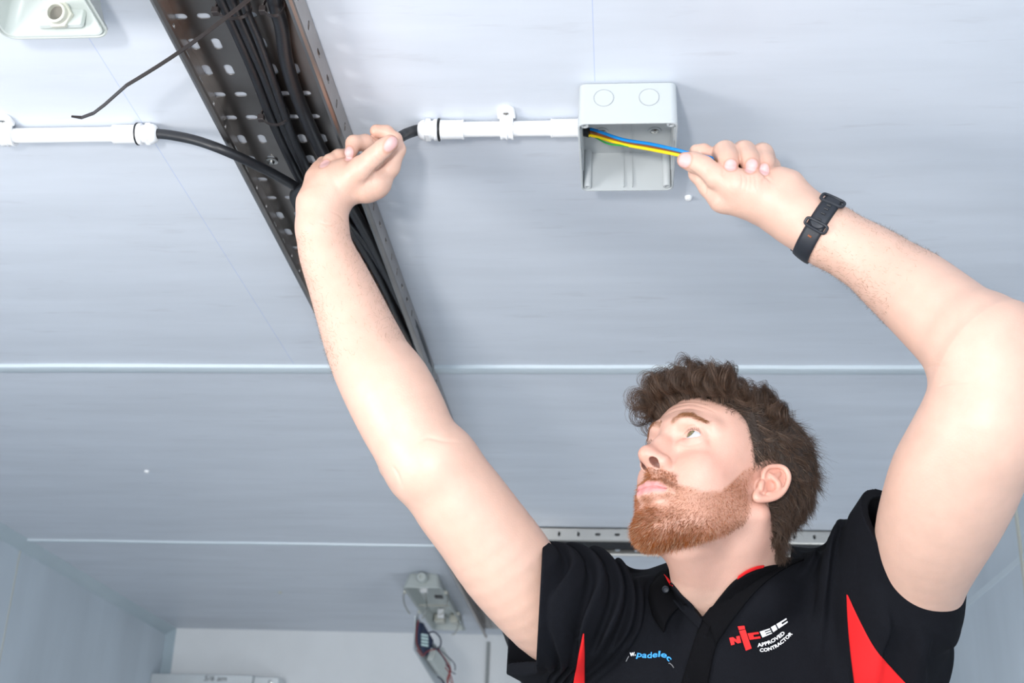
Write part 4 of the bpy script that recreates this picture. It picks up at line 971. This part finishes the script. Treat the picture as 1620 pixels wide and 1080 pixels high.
strands('curly_hair', np.concatenate(allp), .00022, np.concatenate(allc))['kind'] = 'stuff'

# ------------------------------------------------ polo shirt
def plane_px(a, b, c, inside):
    a, b, c, i = P(*a), P(*b), P(*c), P(*inside); n = np.cross(b-a, c-a); n /= np.linalg.norm(n)
    if (i-a)@n > 0: n = -n
    return a.astype(np.float32), n.astype(np.float32)       # positive outside
def fan(pv, n, amp, sharp, e1=RT, e2=UP, warp=0):
    pv = np.asarray(pv, np.float32)
    def f(p):
        q = p-pv; x = q@e1.astype(np.float32); y = q@e2.astype(np.float32); z = q@FW.astype(np.float32)
        th = np.arctan2(x, y)+.10*np.sin(z*38+x*11)+warp*np.sin(y*31+1.3)
        s_ = np.sin(th*n)+.35*np.sin(th*n*1.9+1.1)
        return amp*np.tanh(1.3*s_)
    return f
cutL = plane_px((859, 848, 1.485), (850, 950, 1.400), (806, 1000, 1.56), (960, 950, 1.52))
cutR = plane_px((1398, 790, 1.47), (1444, 958, 1.335), (1526, 927, 1.44), (1380, 960, 1.5))
foldL = fan(P(872, 1165, 1.5), 42, .0074, .8); foldR = fan(P(1330, 640, 1.48), 34, .0060, .8)
foldR2 = fan(P(1560, 700, 1.45), 26, .0036, .8)
def sleeveL(p, d):
    q = p-P(950, 960, 1.5).astype(np.float32); x = q@RT.astype(np.float32)
    w = np.clip((x+.068)/.03, 0, 1)*np.clip((.075-x)/.05, 0, 1)                 # flat hem band next to the cuff
    yy = q@UP.astype(np.float32); w = w*(1-.9*np.clip((x+.050)/.02, 0, 1)*np.clip((-.020-yy)/.025, 0, 1))
    return np.maximum(np.maximum(d-foldL(p)*w, -(d+.011)), cutfront(p))
def sleeveR(p, d):
    dc = -((p-cutR[0])@cutR[1]); w = np.clip((dc-.030)/.03, 0, 1)*np.clip((.17-dc)/.05, 0, 1)
    return np.maximum(np.maximum(d-foldR(p)*w, -(d+.011)), -dc)
px_ = lambda r, D: r*D/FPX
SH = []
def cutfront(p):
    q = p-CAM.astype(np.float32); D = q@FW.astype(np.float32); x = 810+FPX*(q@RT.astype(np.float32))/D; y = 540-FPX*(q@UP.astype(np.float32))/D
    sm = lambda t: np.clip(t, 0, 1)**2*(3-2*np.clip(t, 0, 1))
    xc = 859-.055*(y-850)-46*sm((D-1.475)/.07)*sm((y-925)/60); return (xc-x)*D/FPX
SH.append(dict(prims=[('u', rcone(P(1020, 1002, 1.56), P(1290, 968, 1.565), px_(84, 1.56), px_(86, 1.56)), 0),
                      ('u', ell(P(1085, 1120, 1.545), (.112, .108, .17)), .05), ('u', ell(P(1245, 1110, 1.54), (.118, .112, .18)), .05),
                      ('u', ell(P(1165, 1210, 1.56), (.205, .125, .22)), .06),
                      ('u', rcone(P(1160, 1200, 1.56), P(1160, 1620, 1.53), .150, .152, (EX, .80)), .06),
                      ('u', rcone(P(1120, 940, 1.555), P(1210, 920, 1.57), px_(48, 1.55), px_(46, 1.55)), .03),
                      ('u', rcone(P(1118, 1010, 1.500), P(1200, 945, 1.486), px_(42, 1.5), px_(40, 1.5)), .03), ('u', rcone(P(1200, 945, 1.486), P(1262, 925, 1.53), px_(40, 1.5), px_(38, 1.5)), .02), ('u', rcone(P(1108, 1010, 1.505), P(1062, 958, 1.53), px_(38, 1.5), px_(36, 1.5)), .03)], k=0))
SH.append(dict(prims=[('u', rcone(P(978, 990, 1.55), P(915, 962, 1.50), px_(84, 1.54), px_(90, 1.50)), 0), ('u', rcone(P(915, 962, 1.498), P(790, 955, 1.476), px_(90, 1.50), px_(114, 1.48)), .01),
                      ('u', rcone(P(985, 1030, 1.55), P(880, 1010, 1.55), px_(80, 1.55), px_(80, 1.55)), .03), ('u', rcone(P(900, 1000, 1.56), P(800, 985, 1.56), px_(72, 1.56), px_(72, 1.56)), .03)], k=.02, post=sleeveL))
SH.append(dict(prims=[('u', rcone(P(1325, 985, 1.55), P(1400, 920, 1.49), px_(92, 1.54), px_(104, 1.49)), 0), ('u', rcone(P(1402, 917, 1.48), P(1497, 776, 1.39), px_(102, 1.48), px_(103, 1.39)), .02),
                      ('u', rcone(P(1360, 1050, 1.52), P(1432, 970, 1.45), px_(98, 1.52), px_(84, 1.45)), .03), ('u', rcone(P(1385, 1130, 1.52), P(1400, 1040, 1.48), px_(90, 1.5), px_(88, 1.48)), .03)], k=.02, post=sleeveR))
neckpoly = [(1060, 800), (1058, 915), (1068, 940), (1090, 958), (1111, 976), (1135, 945), (1166, 914), (1208, 897), (1250, 884), (1262, 800)]
def shirt_post(p, d):
    # neck opening: everything in front of the nape inside the V outline
    q = p-CAM.astype(np.float32); D = q@FW.astype(np.float32); x = 810+FPX*(q@RT.astype(np.float32))/D; y = 540-FPX*(q@UP.astype(np.float32))/D
    near = (np.abs(x-1155) < 190) & (y < 1040) & (D < 1.64)
    out = d.copy()
    if near.any():
        xs, ys = x[near], y[near]; n = len(neckpoly); ins = np.zeros(len(xs), bool); dist = np.full(len(xs), 1e9, np.float32)
        for i in range(n):
            (x0, y0), (x1, y1) = neckpoly[i], neckpoly[(i+1) % n]
            c_ = ((y0 > ys) != (y1 > ys)); 
            with np.errstate(divide='ignore', invalid='ignore'): ins ^= c_ & (xs < (x1-x0)*(ys-y0)/(y1-y0+1e-9)+x0)
            ex, ey = x1-x0, y1-y0; t = np.clip(((xs-x0)*ex+(ys-y0)*ey)/(ex*ex+ey*ey), 0, 1); dist = np.minimum(dist, np.hypot(xs-x0-t*ex, ys-y0-t*ey))
        sd = np.where(ins, -dist, dist)*1.5/FPX; sd = np.maximum(sd, D[near]-1.63)
        out[near] = np.maximum(d[near], -sd)
    # broad drape wrinkles were added before the shell; trim at the waist
    return out
def chest_fold(p, d): 
    q = p-P(1100, 960, 1.46).astype(np.float32); x = q@RT.astype(np.float32); y = q@UP.astype(np.float32)
    # the vertical dent that falls from the collar, and soft drape lines
    g1 = np.exp(-((x+.020-.10*y)/.010)**2)*np.clip(-y/.02, 0, 1)*np.clip((y+.10)/.05, 0, 1)
    g2 = np.exp(-((x+.040+.32*y)/.013)**2)*np.clip(-y/.03, 0, 1)
    soft = .0016*np.sin(x*62+y*26)*np.clip((.2-np.abs(x))/.1, 0, 1)
    return d+.006*g1-.0035*g2-soft
SH[0]['post'] = chest_fold
VS, QS = surface(SH, P(1160, 900, 1.5)+V3(-.36, -.30, -.62), P(1160, 900, 1.5)+V3(.34, .26, .22), .0019, post=shirt_post)
shirt = np_mesh('polo_shirt', VS-ORG, QS, M['cloth'], person)
SHT = BVHTree.FromPolygons(VS.tolist(), QS.tolist())
def on_cloth(x, y, off, tree=None):
    d = ray(x, y); h = (tree or SHT).ray_cast(Vector(CAM), Vector(d).normalized())
    return None if h[0] is None else np.array(h[0])-FW*off*.6+np.array(h[1])*off*.4*(1 if h[1].dot(Vector(d)) < 0 else -1)
def inpoly(x, y, poly):
    ins = False; n = len(poly)
    for i in range(n):
        (x0, y0), (x1, y1) = poly[i], poly[(i+1) % n]
        if (y0 > y) != (y1 > y) and x < (x1-x0)*(y-y0)/(y1-y0)+x0: ins = not ins
    return ins
def patch(name, left, right, nrow, ncol, off, m, parent, th=.0012, sm=1):
    """strip of cloth between two outline curves, laid on the shirt; thickness th"""
    def samp(c, n):
        c = cat([V3(a, b, 0) for a, b in c], 6); c = np.array(c); s_ = np.r_[0, np.cumsum(np.linalg.norm(np.diff(c, axis=0), axis=1))]; u = np.linspace(0, s_[-1], n)
        return np.stack([np.interp(u, s_, c[:, k]) for k in (0, 1)], 1)
    a, b = samp(left, nrow), samp(right, nrow); mb = MB(); rows = []
    for i in range(nrow):
        r = []
        for j in range(ncol):
            t = j/(ncol-1); x, y = a[i]*(1-t)+b[i]*t; e = min(j, ncol-1-j)/2.; p = on_cloth(x, y, off*(1 if e >= 1 else .55+.45*e))
            if p is None: p = r[-1] if r else (rows[-1][j] if rows else P(x, y, 1.45))
            r.append(p)
        rows.append(r)
    R_ = np.array(rows)
    for _ in range(sm): R_[1:-1] = (R_[:-2]+2*R_[1:-1]+R_[2:])/4; R_[:, 1:-1] = (R_[:, :-2]+2*R_[:, 1:-1]+R_[:, 2:])/4
    rows = [list(r) for r in R_]
    mb.loft(rows, False, False, False); o = child(name, mb, m, parent, solid=th); return o
patch('side_panel', [(922, 1001), (915, 1035), (908, 1075), (902, 1120)], [(922.5, 1001), (924, 1035), (925, 1075), (926, 1120)], 40, 10, .0042, M['red'], shirt, .0008, sm=12)
patch('side_panel', [(1340, 940), (1341, 975), (1345, 1025), (1351, 1075), (1358, 1130)], [(1341, 941), (1362, 985), (1384, 1025), (1412, 1058), (1452, 1100)], 50, 24, .0014, M['red'], shirt, .0008)
patch('placket', [(1110, 979), (1103, 1000), (1090, 1040), (1079, 1078), (1068, 1125)], [(1146, 1000), (1138, 1010), (1130, 1030), (1122, 1070), (1113, 1125)], 50, 14, .0030, M['clothb'], shirt, .0018)

def cl(x, y, D, gap=.004):
    d = ray(x, y); h = SHT.ray_cast(Vector(CAM), Vector(d).normalized())
    if h[0] is not None:
        Dh = float((np.array(h[0])-CAM)@FW)
        if abs(Dh-D) < .08: D = min(D, Dh-gap)
    h = BODY.ray_cast(Vector(CAM), Vector(d).normalized())
    if h[0] is not None:
        Dh = float((np.array(h[0])-CAM)@FW)
        if abs(Dh-D) < .08: D = min(D, Dh-.003)
    return P(x, y, D)
def flap(name, curves, m, parent, th, n=28, sub=5, gap=.004):
    cs = []
    for c in curves:
        c = np.array(cat([V3(*q) for q in c], 8)); u = np.linspace(0, len(c)-1, n); cs.append(np.stack([np.interp(u, np.arange(len(c)), c[:, k]) for k in range(3)], 1))
    cs = np.array(cs); rows = []
    for i in range(n):
        q = np.array(cat(list(cs[:, i]), sub)); rows.append([cl(*p, gap=gap) for p in q])
    mb = MB(); mb.loft(rows, False, False, False); return child(name, mb, m, parent, solid=th)
collar = flap('collar', [[(1056, 902, 1.548), (1060, 918, 1.520), (1070, 937, 1.502), (1088, 955, 1.492)], [(1047, 903, 1.548), (1047, 919, 1.508), (1054, 942, 1.490), (1072, 962, 1.482)],
                [(1036, 913, 1.555), (1030, 930, 1.505), (1036, 955, 1.480), (1056, 980, 1.470)], [(1033, 922, 1.56), (1026, 942, 1.512), (1033, 972, 1.484), (1050, 1000, 1.470)]], M['clothb'], shirt, .0022)
flap('collar', [[(1111, 980, 1.480), (1136, 948, 1.484), (1166, 916, 1.490), (1208, 898, 1.505), (1238, 891, 1.530), (1262, 884, 1.570)], [(1122, 992, 1.466), (1148, 962, 1.468), (1182, 928, 1.474), (1216, 906, 1.495), (1244, 892, 1.522), (1266, 883, 1.565)],
                [(1133, 1018, 1.458), (1156, 985, 1.458), (1186, 946, 1.465), (1214, 918, 1.485), (1246, 896, 1.520), (1272, 884, 1.565)]], M['clothb'], shirt, .0024)
flap('collar_stand', [[(1062, 921, 1.520), (1078, 941, 1.500), (1096, 958, 1.492), (1112, 978, 1.486)], [(1050, 930, 1.500), (1066, 952, 1.486), (1084, 972, 1.478), (1106, 994, 1.470)]], M['cloth'], shirt, .0018)
flap('collar_lining', [[(1047.5, 909, 1.545), (1056, 919, 1.515), (1064, 931, 1.500), (1069.5, 940, 1.494)], [(1051, 908.5, 1.548), (1059, 917, 1.519), (1067, 929, 1.504), (1071.5, 937, 1.498)]], M['red'], shirt, .001, gap=.0065)
flap('collar_lining', [[(1166, 917, 1.492), (1180, 907.5, 1.497), (1196, 900.5, 1.508), (1208, 897.5, 1.520)], [(1168, 911, 1.500), (1182, 902, 1.506), (1197, 896, 1.516), (1209, 894, 1.528)]], M['red'], shirt, .001, gap=.006)
def button(x, y, D, r=.0042, m=None):
    p = cl(x, y, D, .006); child('button', MB().lathe(p+FW*.001, -FW, [(0, r), (.0014, r), (.002, r*.8), (.0014, r*.6), (.0014, r*.25)], 20), m or M['band'], shirt)
button(1053, 932, 1.489)
p = cl(1121, 998, 1.47, .0062)
child('buttonhole', MB().tube([cl(1122.5, 990, 1.47, .0058), p, cl(1118.5, 1006, 1.47, .0058)], .0007, 6), M['clothb'], shirt)
# embroidery, stitched over the cloth
def stitch(name, polys, m, x0, y0, sc, off=.0016):
    mb = MB()
    for poly in polys:
        pts = [on_cloth(x0+a/sc, y0+b/sc, off) for a, b in poly]
        if any(p is None for p in pts): continue
        mb.add(pts, [tuple(range(len(pts)))])
    me_o = child(name, mb, m, shirt, smooth=False); return me_o
def quad(shape, c):
    a, b, d, e = [np.array(q, float) for q in c]         # top left, top right, bottom right, bottom left
    return [tuple((a*(1-u)+b*u)*(1-v)+(e*(1-u)+d*u)*v) for u, v in shape]
SN = [(0, 0), (.36, 0), (.66, .5), (.66, 0), (1, 0), (1, 1), (.66, 1), (.36, .5), (.36, 1), (0, 1)]
SCc = [(0, 0), (1, 0), (1, .32), (.45, .32), (.45, .68), (1, .68), (1, 1), (0, 1)]
SE = [(0, 0), (1, 0), (1, .22), (.42, .22), (.42, .39), (1, .39), (1, .61), (.42, .61), (.42, .78), (1, .78), (1, 1), (0, 1)]
SI = [(0, 0), (1, 0), (1, 1), (0, 1)]
SC_ = 10.125
stitch('embroidered_logo', [quad(SN, ((135, 590), (300, 555), (325, 665), (165, 710))), quad(SI, ((270, 405), (378, 393), (388, 445), (290, 466))), quad(SI, ((292, 480), (392, 455), (492, 760), (400, 797))),
       quad(SCc, ((425, 517), (600, 492), (635, 597), (460, 622)))], M['redthread'], 1140, 950, SC_)
stitch('embroidered_logo', [quad(SE, ((620, 487), (782, 432), (820, 520), (665, 585))), quad(SI, ((797, 415), (868, 376), (905, 452), (838, 498))), quad(SCc, ((884, 366), (1045, 270), (1070, 340), (925, 440)))], M['white'], 1140, 950, SC_)
def arc_text(name, body, base, height, m, x0, y0, sc, bold=.02, slant=.0):
    v, f = text_mesh(body, 1, bold); v = np.array(v); w_ = v[:, 0].max()-v[:, 0].min(); c = np.array(cat([V3(a, b, 0) for a, b in base], 12))[:, :2]
    s_ = np.r_[0, np.cumsum(np.linalg.norm(np.diff(c, axis=0), axis=1))]; u = (v[:, 0]-v[:, 0].min())/w_*s_[-1]; pts = []
    for k in range(len(v)):
        x = np.interp(u[k], s_, c[:, 0]); y = np.interp(u[k], s_, c[:, 1]); e = s_[-1]*.03
        tx = np.interp(u[k]+e, s_, c[:, 0])-np.interp(u[k]-e, s_, c[:, 0]); ty = np.interp(u[k]+e, s_, c[:, 1])-np.interp(u[k]-e, s_, c[:, 1]); n_ = math.hypot(tx, ty)
        hh = v[k, 1]/.72*height; px, py = x+ty/n_*hh+slant*hh*tx/n_, y-tx/n_*hh+slant*hh*ty/n_
        q = on_cloth(x0+px/sc, y0+py/sc, .0016); pts.append(q if q is not None else pts[-1])
    return child(name, MB().add(pts, f), m, shirt, smooth=False)
arc_text('embroidered_text', 'APPROVED', [(585, 738), (700, 718), (830, 668), (950, 592), (1032, 522)], 58, M['white'], 1140, 950, SC_, .03)
arc_text('embroidered_text', 'CONTRACTOR', [(625, 818), (760, 802), (900, 745), (1040, 640), (1152, 530)], 56, M['white'], 1140, 950, SC_, .03)
arc_text('embroidered_text', 'w.', [(232, 692), (275, 688), (320, 682)], 72, M['white'], 970, 960, 9, .03, .1)
arc_text('embroidered_text', 'padelec', [(330, 702), (450, 718), (540, 722), (650, 706), (735, 722), (792, 775)], 86, M['bluethread'], 970, 960, 9, .02, .12)
for pts in ([(183, 768), (200, 730), (222, 692)], [(788, 802), (805, 798), (838, 825), (864, 862)]):
    child('embroidered_text', MB().tube([on_cloth(970+a/9, 960+b/9, .0014) for a, b in pts], .0006, 6), M['greythread'], shirt)

# ------------------------------------------------ watch
ca, cb_ = P(1330, 372, 1.446), P(1262, 352, 1.456)
c0 = P(1294, 362, 1.453); ax_ = (LA[0][0]-P(1250, 338, 1.458)); ax_ /= np.linalg.norm(ax_)
tip_ = .30; ax_ = ax_+FW*.0; ax_ /= np.linalg.norm(ax_)
e1 = -FW-ax_*(-FW@ax_); e1 /= np.linalg.norm(e1); e2 = np.cross(ax_, e1); e2 = e2 if e2@UP > 0 else -e2
def on_arm(phi, a, off):
    """phi 0 faces the camera, a metres along the forearm"""
    dr = math.cos(phi)*e1+math.sin(phi)*e2; o = c0+ax_*a
    h = BODY.ray_cast(Vector(o+dr*.09), Vector(-dr), .09)
    r = .033 if h[0] is None else float((np.array(h[0])-o)@dr); return o+dr*(r+off)
watch = empty('wrist_watch', c0, 'black rubber strapped watch on the wrist by the junction box', 'watch')
def wrap(name, p0, p1, hw, off, th, n=60, m='band', parent=watch, skew=0, hwf=None):
    rows = []
    for k in range(n):
        t = k/(n-1); ph = p0+(p1-p0)*t; h_ = hwf(t) if hwf else hw; rows.append([on_arm(ph, skew*ph+h_*u, off-.0007*abs(u)**3) for u in np.linspace(-1, 1, 7)])
    mb = MB(); mb.loft(rows, False, False, False); return child(name, mb, M[m], parent, solid=th)
wrap('strap', -2.3, 1.05, .0100, .0018, .0024); 
wrap('strap_end', -.20, 1.02, .0092, .0045, .0022, hwf=lambda t: .0092*(1-.0*t) if t > .12 else .0092*math.sqrt(max(.05, 1-((.12-t)/.12)**2)))
def ring(name, phc, dph, hw, off, r):
    pts = []
    for k in range(33):
        a = 2*math.pi*k/32; cx_, sx = math.copysign(abs(math.cos(a))**.45, math.cos(a)), math.copysign(abs(math.sin(a))**.45, math.sin(a)); pts.append(on_arm(phc+dph*cx_, hw*sx, off))
    return child(name, MB().tube(pts, r, 8), M['band'], watch)
ring('keeper', -.14, .11, .0128, .0052, .0017); ring('buckle', .82, .18, .0130, .0052, .0019)
for ph in (.03, .22, .38, .52, .64):
    a, b = on_arm(ph, -.0024, .0056), on_arm(ph, .0024, .0056); child('strap_hole', MB().tube([a, (a+b)/2, b], .0014, 8), M['rubber'], watch)
a, b = on_arm(-.48, -.0022, .0028), on_arm(-.48, .0022, .0028); child('strap_hole', MB().tube([a, (a+b)/2, b], .0012, 8), M['brown'], watch)
rows = []
wrap('watch_case', 2.45, 3.9, .017, .0045, .009, n=14)

# ------------------------------------------------ forearm hairs
nF = 2600
def arm_hair(A, lo, hi, n):
    a, b = A[lo][0], A[hi][0]; L = np.linalg.norm(b-a); u = (b-a)/L; q = VB-a; t_ = q@u; rr = np.linalg.norm(q-t_[:, None]*u, axis=1)
    side = np.cross(u, FW); w_ = ((t_ > 0) & (t_ < L) & (rr < .062))*(.15+smooth01(abs((NB@side))*1.2)*1.0)
    idx = pick(w_, n); nr = NB[idx]; tt = np.linspace(0, 1, 5); d_ = nr*.45+u*rng.choice([-1, -1, -1, 1], (n, 1))*.5+rng.normal(0, .35, (n, 3)); d_ /= np.linalg.norm(d_, axis=1, keepdims=True)
    pth = VB[idx][:, None]+rng.uniform(.003, .0075, (n, 1, 1))*(d_[:, None]*tt[None, :, None]-nr[:, None]*(tt**2)[None, :, None]*.3)
    return pth
pp = np.concatenate([arm_hair(RA, 0, 15, 2600), arm_hair(LA, 0, 12, 1900)])
strands('arm_hair', pp, .00009, np.tile(V3(.22, .12, .06), (len(pp), 1)))['kind'] = 'stuff'

# ------------------------------------------------ trousers and boots down to the floor
hip = P(1160, 1560, 1.53); hx, hy = hip[0], hip[1]
T_ = [('u', rcone((hx, hy, hip[2]+.10), (hx, hy, hip[2]-.06), .150, .160, (EY, 1.25)), 0)]
for s in (-1, 1):
    kx = hx+s*.12; T_ += [('u', rcone((hx+s*.085, hy, hip[2]-.06), (kx, hy-.03, .82), .095, .070), .05), ('u', rcone((kx, hy-.03, .82), (kx+s*.02, hy+.03, .40), .070, .056), .03)]
VT, QT = surface([dict(prims=T_)], (hx-.35, hy-.3, FLOOR+.02), (hx+.35, hy+.3, hip[2]+.34), .008, post=lambda p, d: np.maximum(d, (FLOOR+.06)-p[:, 2]))
np_mesh('trousers', VT-ORG, QT, M['trouser'], person)
for s in (-1, 1):
    kx = hx+s*.14; B_ = [('u', rcone((kx, hy+.03, FLOOR+.20), (kx, hy+.03, FLOOR+.05), .050, .048), 0), ('u', rcone((kx, hy+.03, FLOOR+.045), (kx+s*.02, hy-.15, FLOOR+.035), .045, .042), .03)]
    VV, QQ = surface([dict(prims=B_)], (kx-.12, hy-.25, FLOOR-.02), (kx+.12, hy+.15, FLOOR+.3), .005, post=lambda p, d: np.maximum(d, FLOOR+.001-p[:, 2]))
    np_mesh('boot', VV-ORG, QQ, M['boot'], person)
# black cable held in the raised hand
cable([V3(cx(672), YC, ZC), V3(cx(662), YC, ZC), P(650, 209.0, 1.629), P(639, 213.5, 1.616), P(626, 222, 1.602), P(600, 240, 1.596), P(572, 256, 1.600), P(535, 274, 1.612), Z(500, 290, 2.452), Z(480, 298, 2.456), Z(466, 312, 2.468), Z(490, 350, 2.474), Z(560, 430, 2.476), Z(640, 560, 2.478)], .0070,
      'black cable held in the raised hand, running into the right gland', name='black_cable')
